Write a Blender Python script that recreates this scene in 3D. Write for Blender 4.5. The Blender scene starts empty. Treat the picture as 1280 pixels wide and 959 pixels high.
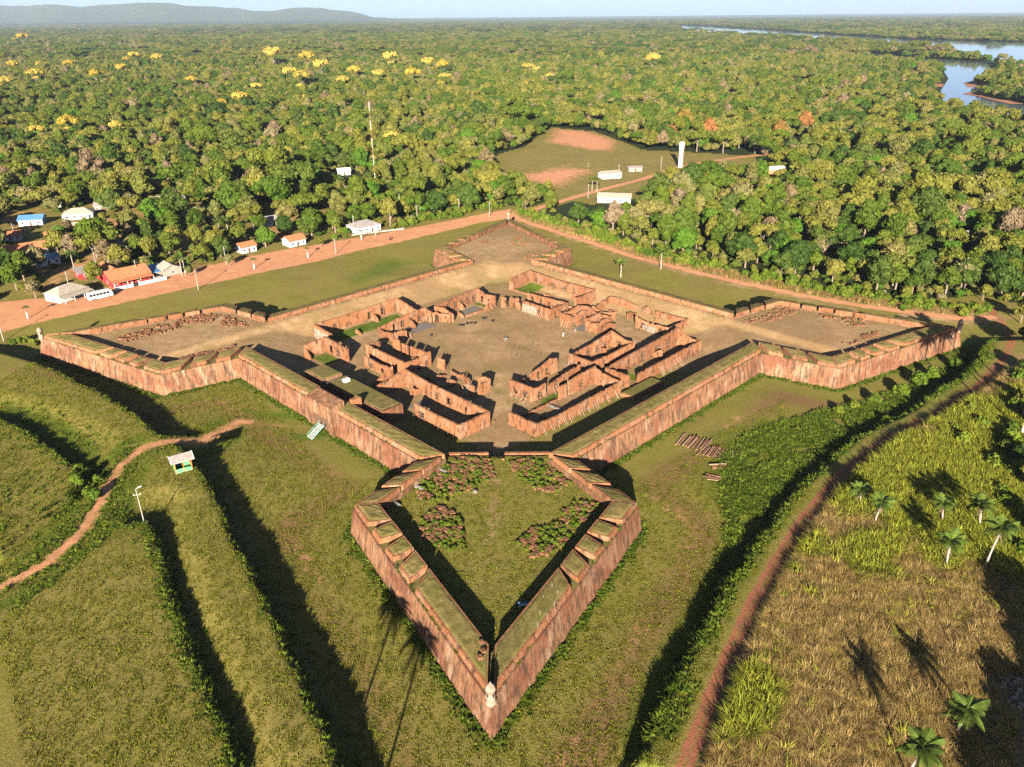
import bpy, bmesh, math, random
import numpy as np
from mathutils import Matrix, Vector
R = math.radians
SC = bpy.context.scene
COL = SC.collection

# ------------------------------------------------------------------ camera, sky, sun, exposure
CAM_H = 95.4; FPX = 967.5; PITCH = R(25.458); ROLL = R(-0.526)
SUN_EL = R(17.0); SUN_AZ = R(5.5)            # azimuth (from +Y towards +X) that the light travels to
cam_d = bpy.data.cameras.new('camera'); cam = bpy.data.objects.new('camera', cam_d); COL.objects.link(cam)
cam_d.sensor_width = 36; cam_d.lens = FPX / 1280 * 36; cam_d.clip_start = 1; cam_d.clip_end = 60000
cam.matrix_world = Matrix.Translation((0, 0, CAM_H)) @ Matrix.Rotation(R(90) - PITCH, 4, 'X') @ Matrix.Rotation(ROLL, 4, 'Z')
SC.camera = cam
w = bpy.data.worlds.new('World'); SC.world = w; w.use_nodes = True
nt = w.node_tree; nt.nodes.clear()
sky = nt.nodes.new('ShaderNodeTexSky'); sky.sky_type = 'NISHITA'; sky.sun_disc = False
sky.sun_elevation = SUN_EL; sky.sun_rotation = SUN_AZ + math.pi; sky.air_density = 0.34; sky.dust_density = 0.6; sky.ozone_density = 1.0; sky.altitude = 150
bg = nt.nodes.new('ShaderNodeBackground'); bg.inputs[1].default_value = 0.05
wo = nt.nodes.new('ShaderNodeOutputWorld'); nt.links.new(sky.outputs[0], bg.inputs[0]); nt.links.new(bg.outputs[0], wo.inputs[0])
sl = bpy.data.lights.new('sun', 'SUN'); sl.energy = 5.0; sl.angle = R(0.5); sl.color = (1.0, 0.89, 0.74)
sun = bpy.data.objects.new('sun', sl); COL.objects.link(sun)
sdir = Vector((math.sin(SUN_AZ) * math.cos(SUN_EL), math.cos(SUN_AZ) * math.cos(SUN_EL), -math.sin(SUN_EL)))
sun.rotation_euler = sdir.to_track_quat('-Z', 'Y').to_euler(); sun.location = (-30, -300, 200)
SC.view_settings.view_transform = 'Standard'; SC.view_settings.look = 'None'
SC.view_settings.exposure = 1.6; SC.view_settings.gamma = 1.0
SC.render.engine = 'CYCLES'; SC.cycles.max_bounces = 5; SC.cycles.diffuse_bounces = 0; SC.cycles.glossy_bounces = 2
SC.cycles.transmission_bounces = 2; SC.cycles.volume_bounces = 0; SC.cycles.use_denoising = False; SC.cycles.denoiser = 'OPENIMAGEDENOISE'; SC.cycles.denoising_input_passes = 'RGB_ALBEDO_NORMAL'
SC.cycles.caustics_reflective = False; SC.cycles.caustics_refractive = False

# ------------------------------------------------------------------ pixel -> place
_c, _s = math.cos(PITCH), math.sin(PITCH)
def un(px, py, z=0.0):
    u, v = px - 640, py - 479.5
    cr, sr = math.cos(-ROLL), math.sin(-ROLL)
    u, v = u * cr - v * sr, u * sr + v * cr
    d = (u / FPX, _c - v / FPX * _s, -_s - v / FPX * _c)
    t = (z - CAM_H) / d[2]
    return (d[0] * t, d[1] * t)
def PX(pts, z=0.0): return [un(x, y, z) for x, y in pts]

# ------------------------------------------------------------------ materials
def srgb(r, g, b):
    f = lambda c: (c / 255 / 12.92) if c / 255 <= .04045 else ((c / 255 + .055) / 1.055) ** 2.4
    return (f(r), f(g), f(b))
class NT:
    def __init__(s, name):
        s.m = bpy.data.materials.new(name); s.m.use_nodes = True; s.t = s.m.node_tree
        s.b = s.t.nodes['Principled BSDF']; s.b.inputs['Roughness'].default_value = .9
        s.b.inputs['Specular IOR Level'].default_value = .15
        s.geo = None
    def n(s, typ, **kw):
        o = s.t.nodes.new(typ)
        for k, v in kw.items(): setattr(o, k, v)
        return o
    def l(s, a, b): s.t.links.new(a, b)
    def pos(s, scale=(1, 1, 1)):
        if s.geo is None: s.geo = s.n('ShaderNodeNewGeometry')
        m = s.n('ShaderNodeMapping'); m.inputs['Scale'].default_value = scale
        s.l(s.geo.outputs['Position'], m.inputs['Vector']); return m.outputs[0]
    def noise(s, vec, scale, detail=4, rough=.6):
        o = s.n('ShaderNodeTexNoise'); o.inputs['Scale'].default_value = scale; o.inputs['Detail'].default_value = detail
        o.inputs['Roughness'].default_value = rough
        if vec is not None: s.l(vec, o.inputs['Vector'])
        return o.outputs['Fac']
    def ramp(s, fac, stops):
        o = s.n('ShaderNodeValToRGB'); e = o.color_ramp.elements
        while len(e) < len(stops): e.new(.5)
        for el, (p, c) in zip(e, stops):
            el.position = p; el.color = (c[0], c[1], c[2], 1) if not isinstance(c, (int, float)) else (c, c, c, 1)
        s.l(fac, o.inputs[0]); return o.outputs[0]
    def mix(s, fac, a, b, mode='MIX'):
        o = s.n('ShaderNodeMix', data_type='RGBA', blend_type=mode)
        for sock, v in ((o.inputs[0], fac), (o.inputs[6], a), (o.inputs[7], b)):
            if isinstance(v, (int, float)): sock.default_value = v
            elif isinstance(v, tuple): sock.default_value = (*v[:3], 1)
            else: s.l(v, sock)
        return o.outputs[2]
    def math(s, op, a, b=0.0, clamp=False):
        o = s.n('ShaderNodeMath', operation=op); o.use_clamp = clamp
        for sock, v in zip(o.inputs, (a, b)):
            if isinstance(v, (int, float)): sock.default_value = v
            else: s.l(v, sock)
        return o.outputs[0]
    def attr(s, name):
        o = s.n('ShaderNodeAttribute'); o.attribute_name = name; return o.outputs['Fac']
    def bump(s, h, strength, dist):
        o = s.n('ShaderNodeBump'); o.inputs['Strength'].default_value = strength; o.inputs['Distance'].default_value = dist
        s.l(h, o.inputs['Height']); s.l(o.outputs[0], s.b.inputs['Normal'])
    def color(s, c):
        if isinstance(c, tuple): s.b.inputs['Base Color'].default_value = (*c[:3], 1)
        else: s.l(c, s.b.inputs['Base Color'])
    def rnd(s): return s.n('ShaderNodeObjectInfo').outputs['Random']
M = {}
def plain(name, c, var=.25, rough=.85, scale=1.5, bump=0):
    t = NT(name); nz = t.noise(t.pos(), scale, 5)
    a = tuple(x * (1 - var) for x in c); b = tuple(min(1, x * (1 + var)) for x in c)
    t.color(t.ramp(nz, [(.3, a), (.7, b)])); t.b.inputs['Roughness'].default_value = rough
    if bump: t.bump(nz, bump, .1)
    M[name] = t.m; return t.m

def m_ground():
    t = NT('ground'); p = t.pos()
    n1 = t.noise(p, .045, 4); n2 = t.noise(p, .35, 5, .65); n3 = t.noise(p, 3.2, 5, .75); n4 = t.noise(t.pos((1, 1, 1)), 5.5, 3, .7)
    grass = t.ramp(n2, [(.25, (.115, .155, .010)), (.5, (.185, .215, .017)), (.75, (.26, .265, .032))])
    grass = t.mix(t.ramp(n1, [(.38, 0.), (.66, 1.)]), t.mix(.5, grass, (.29, .205, .065)), (.26, .21, .055))
    lush = t.ramp(n2, [(.3, (.07, .115, .010)), (.7, (.17, .22, .025))])
    dry = t.ramp(n2, [(.25, (.32, .20, .092)), (.5, (.45, .29, .145)), (.75, (.58, .41, .23))])
    dry = t.mix(t.ramp(n1, [(.40, 0.), (.58, .8)]), dry, (.33, .205, .095))
    dry = t.mix(t.ramp(t.noise(p, .11, 4, .65), [(.52, 0.), (.68, .6)]), dry, (.24, .20, .055))
    dirt = t.ramp(n2, [(.25, (.60, .26, .125)), (.7, (.76, .37, .195))])
    wob = t.math('MULTIPLY', t.math('SUBTRACT', t.math('ADD', n2, n3), 1.0), .75)
    def mask(name, lo=.35, hi=.65):
        return t.ramp(t.math('ADD', t.attr(name), wob), [(lo, 0.), (hi, 1.)])
    c = t.mix(mask('lush'), grass, lush)
    c = t.mix(mask('worn', .3, .9), c, (.25, .155, .06))
    c = t.mix(mask('dry'), c, dry)
    sp = t.ramp(t.math('ADD', t.math('MULTIPLY', n3, .45), t.math('MULTIPLY', n4, .55)), [(.34, .35), (.5, .95), (.66, 1.6)])
    c = t.mix(1.0, c, sp, 'MULTIPLY')
    dirt = t.mix(1.0, dirt, t.ramp(n3, [(.3, .93), (.7, 1.06)]), 'MULTIPLY')
    c = t.mix(mask('dirt'), c, dirt)
    c = t.mix(mask('red'), c, t.mix(1.0, (.40, .15, .08), t.ramp(n3, [(.3, .7), (.7, 1.2)]), 'MULTIPLY'))
    c = t.mix(mask('forest'), c, (.030, .042, .012))
    t.color(c)
    t.bump(t.math('ADD', t.math('MULTIPLY', n3, 1.0), t.math('MULTIPLY', n4, .35)), .55, .35)
    M['ground'] = t.m
m_ground()

def m_scarp():
    t = NT('scarp_masonry')
    st = t.noise(t.pos((.45, .45, .10)), 1.0, 6, .7); st2 = t.noise(t.pos((1.1, 1.1, .22)), 1.0, 6, .75)
    bl = t.noise(t.pos((.13, .13, .25)), 1.0, 4); fine = t.noise(t.pos((1, 1, 1.8)), 2.4, 6, .75); sp = t.noise(t.pos((1, 1, 1)), 7, 3, .7)
    c = t.ramp(fine, [(.28, (.19, .085, .042)), (.5, (.33, .165, .084)), (.75, (.45, .27, .16))])
    c = t.mix(t.ramp(bl, [(.42, 0.), (.60, .8)]), c, (.215, .078, .042))
    c = t.mix(t.ramp(st, [(.53, 0.), (.68, .7)]), c, (.50, .36, .245))
    c = t.mix(t.ramp(st2, [(.47, 0.), (.60, .88)]), c, (.075, .050, .034))
    c = t.mix(1.0, c, t.ramp(sp, [(.3, .7), (.7, 1.25)]), 'MULTIPLY')
    t.color(c); t.bump(t.math('ADD', fine, t.math('MULTIPLY', sp, .5)), .7, .2); M['scarp'] = t.m
m_scarp()
def m_brick():
    t = NT('ruin_brick'); f = t.noise(t.pos((1, 1, 1.5)), 2.6, 6, .75); b = t.noise(t.pos((.3, .3, .25)), 1.0, 4); sp = t.noise(t.pos(), 6, 3, .7)
    s2 = t.noise(t.pos((.9, .9, .4)), 1.0, 5, .7)
    c = t.ramp(f, [(.28, (.20, .078, .036)), (.5, (.36, .158, .074)), (.74, (.47, .25, .135))])
    c = t.mix(t.ramp(b, [(.48, 0.), (.66, .6)]), c, (.42, .28, .19))
    c = t.mix(t.ramp(s2, [(.50, 0.), (.64, .85)]), c, (.085, .048, .03))
    r = t.rnd(); c = t.mix(1.0, c, t.ramp(r, [(0., (.75, .72, .7)), (1., (1.15, 1.1, 1.05))]), 'MULTIPLY')
    c = t.mix(1.0, c, t.ramp(sp, [(.3, .65), (.7, 1.3)]), 'MULTIPLY')
    t.color(c); t.bump(t.math('ADD', f, t.math('MULTIPLY', sp, .6)), .8, .2); M['brick'] = t.m
m_brick()
def m_turf():
    t = NT('turf'); p = t.pos(); n = t.noise(p, .6, 5, .7); f = t.noise(p, 4, 4, .7); b = t.noise(p, .12, 3)
    c = t.ramp(n, [(.3, (.125, .105, .03)), (.5, (.22, .17, .06)), (.72, (.31, .23, .09))])
    c = t.mix(t.ramp(b, [(.42, 0.), (.62, .55)]), c, (.15, .15, .03))
    t.color(t.mix(1.0, c, t.ramp(f, [(.3, .55), (.7, 1.3)]), 'MULTIPLY')); t.bump(f, .6, .2); M['turf'] = t.m
m_turf()
plain('plaster', (.36, .30, .25), .2, .8); plain('old_plaster', (.30, .235, .18), .5, .9, .9); plain('sentry_plaster', (.34, .245, .18), .5, .9, 1.3); plain('white', (.78, .76, .72), .12, .6); plain('grey_roof', (.33, .30, .28), .3, .7)
plain('khaki_roof', (.42, .36, .29), .3, .8); plain('tile', (.50, .19, .09), .35, .85, 1.2); plain('red_wall', (.50, .05, .05), .2, .7)
plain('blue_roof', (.11, .27, .52), .25, .4); plain('blue', (.05, .22, .50), .2, .5); plain('timber', (.14, .085, .055), .4, .9, 4)
plain('pale_timber', (.36, .245, .17), .35, .9, 4); plain('grey_slab', (.20, .175, .155), .5, .9); plain('stone', (.22, .105, .055), .7, .95, 2.5)
plain('stone_grey', (.20, .17, .14), .4, .95, 2); plain('pale_stone', (.34, .30, .25), .3, .9, 2); plain('green_paint', (.14, .48, .20), .15, .5); plain('orange_paint', (.55, .18, .03), .2, .6)
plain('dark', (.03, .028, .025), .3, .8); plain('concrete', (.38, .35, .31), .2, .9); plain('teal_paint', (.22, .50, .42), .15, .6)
plain('dark_window', (.02, .022, .028), .2, .2); plain('steel', (.35, .16, .10), .3, .6); plain('tyre', (.02, .02, .02), .2, .9)
plain('skin', (.28, .14, .08), .1, .7); plain('cloth_dark', (.03, .03, .04), .2, .9); plain('bark', (.26, .19, .14), .35, .95, 3)
plain('pale_bark', (.27, .21, .17), .3, .95, 3); plain('palm_bark', (.48, .40, .34), .3, .95, 3)
def m_leaf(name, stops, transl=.25, rough=.6):
    t = NT(name); r = t.rnd(); n = t.noise(t.pos(), .55, 3, .6)
    c1 = t.ramp(r, [(i / max(1, len(stops) - 1), c) for i, c in enumerate(stops)])
    c = t.mix(1.0, c1, t.ramp(n, [(.3, .62), (.7, 1.35)]), 'MULTIPLY')
    t.color(c); t.b.inputs['Roughness'].default_value = rough
    tr = t.n('ShaderNodeBsdfTranslucent'); t.l(c, tr.inputs[0])
    mx = t.n('ShaderNodeMixShader'); mx.inputs[0].default_value = transl
    t.l(t.b.outputs[0], mx.inputs[1]); t.l(tr.outputs[0], mx.inputs[2])
    t.l(mx.outputs[0], t.t.nodes['Material Output'].inputs[0]); M[name] = t.m
m_leaf('leaf', [(.058, .105, .010), (.095, .142, .013), (.17, .172, .024), (.07, .125, .011), (.23, .20, .06), (.115, .16, .013)])
m_leaf('leaf_tan', [(.24, .17, .10), (.20, .15, .07), (.28, .20, .13)])
m_leaf('leaf_olive', [(.17, .175, .024), (.23, .215, .040), (.14, .16, .020)])
m_leaf('leaf_dark', [(.042, .082, .012), (.065, .11, .016), (.09, .12, .02)])
m_leaf('leaf_bright', [(.075, .17, .012), (.10, .20, .018), (.09, .15, .016)])
m_leaf('leaf_pale', [(.21, .20, .075), (.18, .18, .05), (.25, .20, .10)])
m_leaf('leaf_yellow', [(.58, .40, .06), (.64, .47, .09), (.40, .33, .06), (.52, .36, .04)])
m_leaf('leaf_orange', [(.36, .15, .05), (.28, .15, .04), (.22, .17, .03)])
m_leaf('leaf_pink', [(.42, .16, .30), (.45, .2, .34)])
m_leaf('twig', [(.30, .21, .16), (.36, .27, .22), (.25, .19, .13)], 0)
m_leaf('palm_leaf', [(.12, .19, .03), (.15, .21, .035), (.10, .16, .03)], .25, .5)
m_leaf('grass_green', [(.30, .34, .03), (.42, .41, .05), (.23, .28, .025)], .35)
m_leaf('grass_dry', [(.50, .34, .12), (.62, .43, .17), (.40, .26, .09), (.44, .34, .07)], .35)
m_leaf('grass_short', [(.15, .19, .012), (.22, .24, .019), (.30, .265, .038)], .35)
m_leaf('weed', [(.08, .14, .012), (.13, .19, .017), (.19, .22, .026)], .3)

# ------------------------------------------------------------------ object helpers
def link(name, me, mats=(), parent=None):
    o = bpy.data.objects.new(name, me); COL.objects.link(o)
    for m in mats:
        if me is not None and len(me.materials) < len(mats): me.materials.append(M[m] if isinstance(m, str) else m)
    if parent is not None: o.parent = parent
    return o
def tag(o, label=None, cat=None, group=None, kind=None):
    if label: o['label'] = label
    if cat: o['category'] = cat
    if group: o['group'] = group
    if kind: o['kind'] = kind
    return o
def empty(name, loc, rz=0, label=None, cat=None, group=None):
    o = bpy.data.objects.new(name, None); COL.objects.link(o); o.location = loc; o.rotation_euler = (0, 0, rz); o.empty_display_size = .5
    return tag(o, label, cat, group)
def copy_tree(o, parent=None):
    c = o.copy(); COL.objects.link(c); c.parent = parent
    for ch in o.children: copy_tree(ch, c)
    return c
class MB:
    """collects polygons into one mesh"""
    def __init__(s): s.v = []; s.f = []; s.mi = []
    def add(s, vs, fs, mi=0):
        o = len(s.v); s.v += [tuple(v) for v in vs]; s.f += [tuple(i + o for i in f) for f in fs]; s.mi += [mi] * len(fs); return s
    def box(s, c, size, rz=0, mi=0, mat=None):
        hx, hy, hz = size[0] / 2, size[1] / 2, size[2] / 2
        ca, sa = math.cos(rz), math.sin(rz); vs = []
        for z in (-hz, hz):
            for x, y in ((-hx, -hy), (hx, -hy), (hx, hy), (-hx, hy)):
                vs.append((c[0] + x * ca - y * sa, c[1] + x * sa + y * ca, c[2] + z))
        return s.add(vs, [(3, 2, 1, 0), (4, 5, 6, 7), (0, 1, 5, 4), (1, 2, 6, 5), (2, 3, 7, 6), (3, 0, 4, 7)], mi)
    def tube(s, pts, rad, n=6, mi=0, cap=True):
        rings = []; pts = [Vector(p) for p in pts]; vs = []
        for i, p in enumerate(pts):
            d = (pts[min(i + 1, len(pts) - 1)] - pts[max(i - 1, 0)]).normalized()
            a = d.cross(Vector((0, 0, 1)) if abs(d.z) < .95 else Vector((1, 0, 0))).normalized(); b = d.cross(a)
            r = rad[i] if isinstance(rad, (list, tuple)) else rad
            for k in range(n):
                t = 2 * math.pi * k / n; vs.append(p + a * (r * math.cos(t)) + b * (r * math.sin(t)))
        fs = []
        for i in range(len(pts) - 1):
            for k in range(n):
                k2 = (k + 1) % n; fs.append((i * n + k, i * n + k2, (i + 1) * n + k2, (i + 1) * n + k))
        if cap: fs += [tuple(range(n)), tuple(reversed([(len(pts) - 1) * n + k for k in range(n)]))]
        return s.add(vs, fs, mi)
    def lathe(s, prof, c=(0, 0, 0), n=12, mi=0):
        vs = []; fs = []
        for r, z in prof:
            for k in range(n):
                t = 2 * math.pi * k / n; vs.append((c[0] + r * math.cos(t), c[1] + r * math.sin(t), c[2] + z))
        for i in range(len(prof) - 1):
            for k in range(n):
                k2 = (k + 1) % n; fs.append((i * n + k, i * n + k2, (i + 1) * n + k2, (i + 1) * n + k))
        fs.append(tuple((len(prof) - 1) * n + k for k in range(n)))
        return s.add(vs, fs, mi)
    def prism(s, bot, top, mi=0, mtop=None):
        n = len(bot)
        s.add(list(bot) + list(top), [tuple(reversed(range(n)))] + [(i, (i + 1) % n, n + (i + 1) % n, n + i) for i in range(n)], mi)
        s.f.append(tuple(len(s.v) - n + i for i in range(n))); s.mi.append(mi if mtop is None else mtop); return s
    def mesh(s, name):
        me = bpy.data.meshes.new(name); me.from_pydata(s.v, [], s.f)
        if any(s.mi): me.polygons.foreach_set('material_index', s.mi)
        me.update(); return me
    def build(s, name, mats, parent=None, smooth=False):
        me = s.mesh(name)
        if smooth: me.polygons.foreach_set('use_smooth', [True] * len(me.polygons))
        if isinstance(mats, str): mats = (mats,)
        return link(name, me, mats, parent)

# ------------------------------------------------------------------ fort trace
FC = np.array([-3.5, 224.0]); S2 = 2 ** .5
E1 = np.array([1, 1]) / S2; E2 = np.array([-1, 1]) / S2
def PQ(p, q): return FC + p * E1 + q * E2
TRACE = []
for b, ang in enumerate((-90, 0, 90, 180)):
    u = np.array([math.cos(R(ang)), math.sin(R(ang))]); l = np.array([-u[1], u[0]])
    for A, wd in ((76.1, -18.7), (94.1, -30), (145, 0), (94.1, 30), (76.1, 18.7)):
        TRACE.append(FC + A * u + wd * l)
TRACE[12] = np.array([-1.0, 375.0])
TRACE = np.array(TRACE)
def inset(poly, d):
    n = len(poly); out = []
    for i in range(n):
        a, b, c = poly[i - 1], poly[i], poly[(i + 1) % n]
        t1 = (b - a) / np.linalg.norm(b - a); t2 = (c - b) / np.linalg.norm(c - b)
        n1 = np.array([-t1[1], t1[0]]); n2 = np.array([-t2[1], t2[0]])
        out.append(b + (n1 + n2) * d / (1 + np.dot(n1, n2)))
    return np.array(out)

# ------------------------------------------------------------------ terrain
def sdf(poly, X, Y):
    poly = np.asarray(poly, float); n = len(poly)
    d2 = np.full(X.shape, 1e18); ins = np.zeros(X.shape, bool)
    for i in range(n):
        ax, ay = poly[i]; bx, by = poly[(i + 1) % n]; ex, ey = bx - ax, by - ay
        wx, wy = X - ax, Y - ay
        t = np.clip((wx * ex + wy * ey) / (ex * ex + ey * ey + 1e-12), 0, 1)
        d2 = np.minimum(d2, (wx - ex * t) ** 2 + (wy - ey * t) ** 2)
        cnd = (ay > Y) != (by > Y)
        with np.errstate(divide='ignore', invalid='ignore'):
            ins ^= cnd & (X < ex * (Y - ay) / (by - ay + 1e-30) + ax)
    return np.where(ins, -1, 1) * np.sqrt(d2)
def pdist(line, X, Y):
    d2 = np.full(X.shape, 1e18)
    for (ax, ay), (bx, by) in zip(line[:-1], line[1:]):
        ex, ey = bx - ax, by - ay; wx, wy = X - ax, Y - ay
        t = np.clip((wx * ex + wy * ey) / (ex * ex + ey * ey + 1e-12), 0, 1)
        d2 = np.minimum(d2, (wx - ex * t) ** 2 + (wy - ey * t) ** 2)
    return np.sqrt(d2)
def ss(a, b, x):
    t = np.clip((x - a) / (b - a), 0, 1); return t * t * (3 - 2 * t)
rng = np.random.RandomState(7)
_lat = rng.rand(64, 64)
def vnoise(X, Y, s):
    x = X / s; y = Y / s; xi = np.floor(x).astype(int); yi = np.floor(y).astype(int); fx = x - xi; fy = y - yi
    fx = fx * fx * (3 - 2 * fx); fy = fy * fy * (3 - 2 * fy)
    g = lambda a, b: _lat[a % 64, b % 64]
    return (g(xi, yi) * (1 - fx) + g(xi + 1, yi) * fx) * (1 - fy) + (g(xi, yi + 1) * (1 - fx) + g(xi + 1, yi + 1) * fx) * fy

LEFT = PX([(430, 959), (380, 850), (330, 740), (285, 650), (256, 590), (240, 566), (218, 552), (200, 540), (172, 517), (130, 492), (85, 468), (42, 448), (0, 436)], 4.2)
LEFT = [(-10, 30), (-12, 52)] + LEFT + [un(-120, 425, 4.2), (-420, 260), (-420, 20)]
T1 = PX([(142, 643), (165, 622), (205, 614), (226, 626), (232, 690), (246, 740), (290, 840), (348, 959)], 3.5) + [(-20, 30), (-40, 30)] + PX([(296, 959), (245, 830), (210, 745), (195, 690), (178, 655)], 4.5)
HL = PX([(-60, 830), (20, 760), (90, 705), (148, 655), (186, 651), (203, 690), (214, 745), (250, 830), (303, 959)], 5) + [(-40, 30), (-200, 30)]
T2 = PX([(-60, 490), (30, 503), (85, 520), (137, 552), (140, 580), (122, 612), (92, 645), (50, 680), (0, 715), (-60, 735)], 3)
HU = PX([(-80, 505), (0, 522), (45, 545), (82, 572), (104, 592), (88, 620), (60, 642), (0, 690), (-80, 720)], 5)
BERM = PX([(790, 959), (845, 850), (900, 745), (955, 668), (1015, 592), (1075, 545), (1150, 505), (1205, 468), (1232, 425)], 3) + [un(1400, 420, 3), (260, 150), (260, 30), (30, 30), (40, 60)]
ROAD_U = [(-60, 386), (0, 378), (60, 372), (100, 365), (150, 358), (210, 345), (290, 325), (350, 313), (400, 306), (450, 297), (500, 288), (560, 276), (610, 266), (638, 262)]
ROAD_L = [(640, 271), (600, 277), (560, 287), (500, 302), (450, 313), (400, 326), (330, 340), (250, 357), (180, 373), (120, 386), (60, 400), (0, 415), (-60, 428)]
ROAD = PX(ROAD_U + ROAD_L, 1)
TRACK = PX([(632, 267), (690, 286), (740, 302), (800, 322), (860, 338), (920, 352), (1000, 367), (1080, 381), (1150, 391), (1205, 397), (1240, 396)], 1)
BTRACK = PX([(850, 975), (868, 930), (890, 872), (912, 820), (938, 762), (968, 708), (1005, 650), (1052, 594), (1110, 550), (1175, 516), (1222, 486), (1256, 450), (1267, 420), (1258, 398), (1240, 380)], 3)
PATH = PX([(-40, 752), (0, 735), (60, 703), (105, 662), (130, 618), (148, 585), (175, 562)], 4) + PX([(215, 553), (250, 545)], 3) + PX([(300, 528), (390, 535)], 0)
PATHB = PX([(160, 575), (110, 540), (60, 505), (0, 470)], 4.2)
FIELD = PX([(618, 196), (660, 184), (690, 160), (740, 165), (775, 178), (800, 188), (880, 192), (935, 196), (960, 212), (905, 228), (850, 240), (800, 246), (740, 254), (660, 240), (622, 215)], 1)
FIELDROAD = PX([(640, 270), (690, 255), (740, 240), (800, 225), (850, 208), (900, 200), (980, 190), (1010, 175)], 1)
PATCH = [PX(p, 1) for p in ([(690, 160), (740, 164), (775, 176), (770, 190), (735, 188), (680, 178)], [(910, 236), (960, 230), (975, 240), (930, 246)], [(1108, 258), (1145, 262), (1160, 272), (1130, 282)], [(630, 222), (700, 208), (750, 212), (700, 236)])]
IN1 = inset(TRACE, 3.4)
def height(X, Y):
    dF = sdf(TRACE, X, Y)
    n = (vnoise(X, Y, 23) - .5) * .35 + (vnoise(X + 9, Y, 7) - .5) * .16
    z = ss(4, 45, dF) * 1.0 + n * ss(0, 5, dF)
    z = np.where(Y > 900, 1.0, z)
    wob = (vnoise(X, Y, 5.5) - .5) * 1.6
    z = z + (4.2 + n - z) * ss(1.5, -1.3, sdf(LEFT, X, Y) + wob * .6)
    z = z + (3.1 + n - z) * ss(3.2, -3.6, sdf(T1, X, Y) + wob)
    z = z + (3.1 + n - z) * ss(3.2, -3.6, sdf(T2, X, Y) + wob)
    z = z + (5.2 + n - z) * ss(1.2, -1.2, sdf(HL, X, Y) + wob * .6)
    z = z + (5.2 + n - z) * ss(1.2, -1.2, sdf(HU, X, Y) + wob * .6)
    z = z + (3.5 + n - z) * ss(1.8, -1.6, sdf(BERM, X, Y) + wob)
    # path level over the old ditch edge
    dp = pdist(PATH, X, Y); ramp = np.clip((X - (-100)) / 28, 0, 1)
    tgt = 3.9 - 3.7 * ss(-86, -70, X)
    z = z + (tgt - z) * ss(4.5, 1.2, dp) * ss(-100, -92, X) * ss(-62, -70, X)
    z = z + (3.4 - z) * ss(4.0, 1.2, dp) * (X < -92)
    # inside of the fort
    dI = sdf(IN1, X, Y)
    dx, dy = X - FC[0], Y - FC[1]; p = (dx + dy) / S2; q = (dy - dx) / S2
    n2 = n * .5
    zin = 1.8 + n2 + 0 * X
    far = np.maximum(p, q)
    zin = np.maximum(zin, 1.8 + 3.9 * np.clip((far - 48) / 12.5, 0, 1) + n * .8)
    zin = np.maximum(zin, 4.7 * ss(-70.5, -71.0, dy) + n2)                        # near bastion, stepped at the gorge wall
    rampm = ss(2.2, 1.5, np.abs(dx + .2)); zr = 1.8 + 2.9 * np.clip((-66 - dy) / 7, 0, 1)
    zin = np.where((dy < -65) & (dy > -74) & (np.abs(dx + .2) < 1.6), zr, zin)
    zin = np.maximum(zin, 1.8 + 2.9 * ss(58, 74, np.abs(dx)) + n2)                 # side bastions
    zin = np.maximum(zin, 1.8 + 3.8 * ss(62, 80, dy) + n2)                         # far bastion
    z = np.where(dI < 0, zin, np.where(dF < 0, -.6, z))
    return z
def axis(segs):
    out = [segs[0][0]]
    for a, b, d0, d1 in segs:
        x = a; 
        while x < b - 1e-6:
            f = (x - a) / (b - a); x = x + d0 + (d1 - d0) * f; out.append(min(x, b))
    return np.unique(np.round(out, 3))
xs = axis([(-24000, -3000, 1500, 400), (-3000, -420, 300, 9), (-420, -112, 8, .8), (-112, 112, .72, .72), (112, 420, .8, 8), (420, 3000, 9, 300), (3000, 24000, 400, 1500)])
ys = axis([(-400, 40, 60, 6), (40, 66, 5, .8), (66, 262, .72, .72), (262, 400, .8, 2.2), (400, 1000, 2.5, 14), (1000, 5000, 16, 250), (5000, 40000, 300, 2500)])
GX, GY = np.meshgrid(xs, ys)
GZ = height(GX, GY)
def hz(x, y): return float(height(np.array([[float(x)]]), np.array([[float(y)]]))[0, 0])
dF = sdf(TRACE, GX, GY); dIn = sdf(IN1, GX, GY)
def msk(d, wd): return np.clip(.5 - d / (2 * wd), 0, 1)
dROAD = sdf(ROAD, GX, GY); dTR = pdist(TRACK, GX, GY) - 1.8; dBT = pdist(BTRACK, GX, GY) - 1.25
dPA = pdist(PATH, GX, GY) - 1.3; dFR = pdist(FIELDROAD, GX, GY) - 2.4; dPB = pdist(PATHB, GX, GY) - .9
A_dirt = np.maximum.reduce([msk(dROAD, 1.5), msk(dTR, 1.4), msk(dPA, 3.0) * np.where(GX > -68, .5, .92), msk(dFR, 2), .55 * msk(dPB, 2.5)] + [.72 * msk(sdf(p, GX, GY), 14) for p in PATCH])
ringA = np.exp(-((dF - 10) / 4.0) ** 2) * (GY < 200) * .30 * (.3 + 1.2 * vnoise(GX, GY, 17))
A_dirt = np.maximum(A_dirt, np.where(dF > 0, ringA, 0))
PATHIN = PX([(612, 700), (617, 640), (620, 575)], 4.7)
dx, dy = GX - FC[0], GY - FC[1]
A_dry = np.where(dIn < 0, .95, 0.0)
A_dry = np.where((dIn < 0) & (dy < -71), .15 + .5 * msk(pdist(PATHIN, GX, GY) - 1.2, 2), A_dry)
court = np.maximum(np.abs((dx + dy) / S2), np.abs((dy - dx) / S2))
A_dry = np.where((dIn < 0) & (dy >= -71) & (court > 47) & (dy < -20), .35, A_dry)
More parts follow.
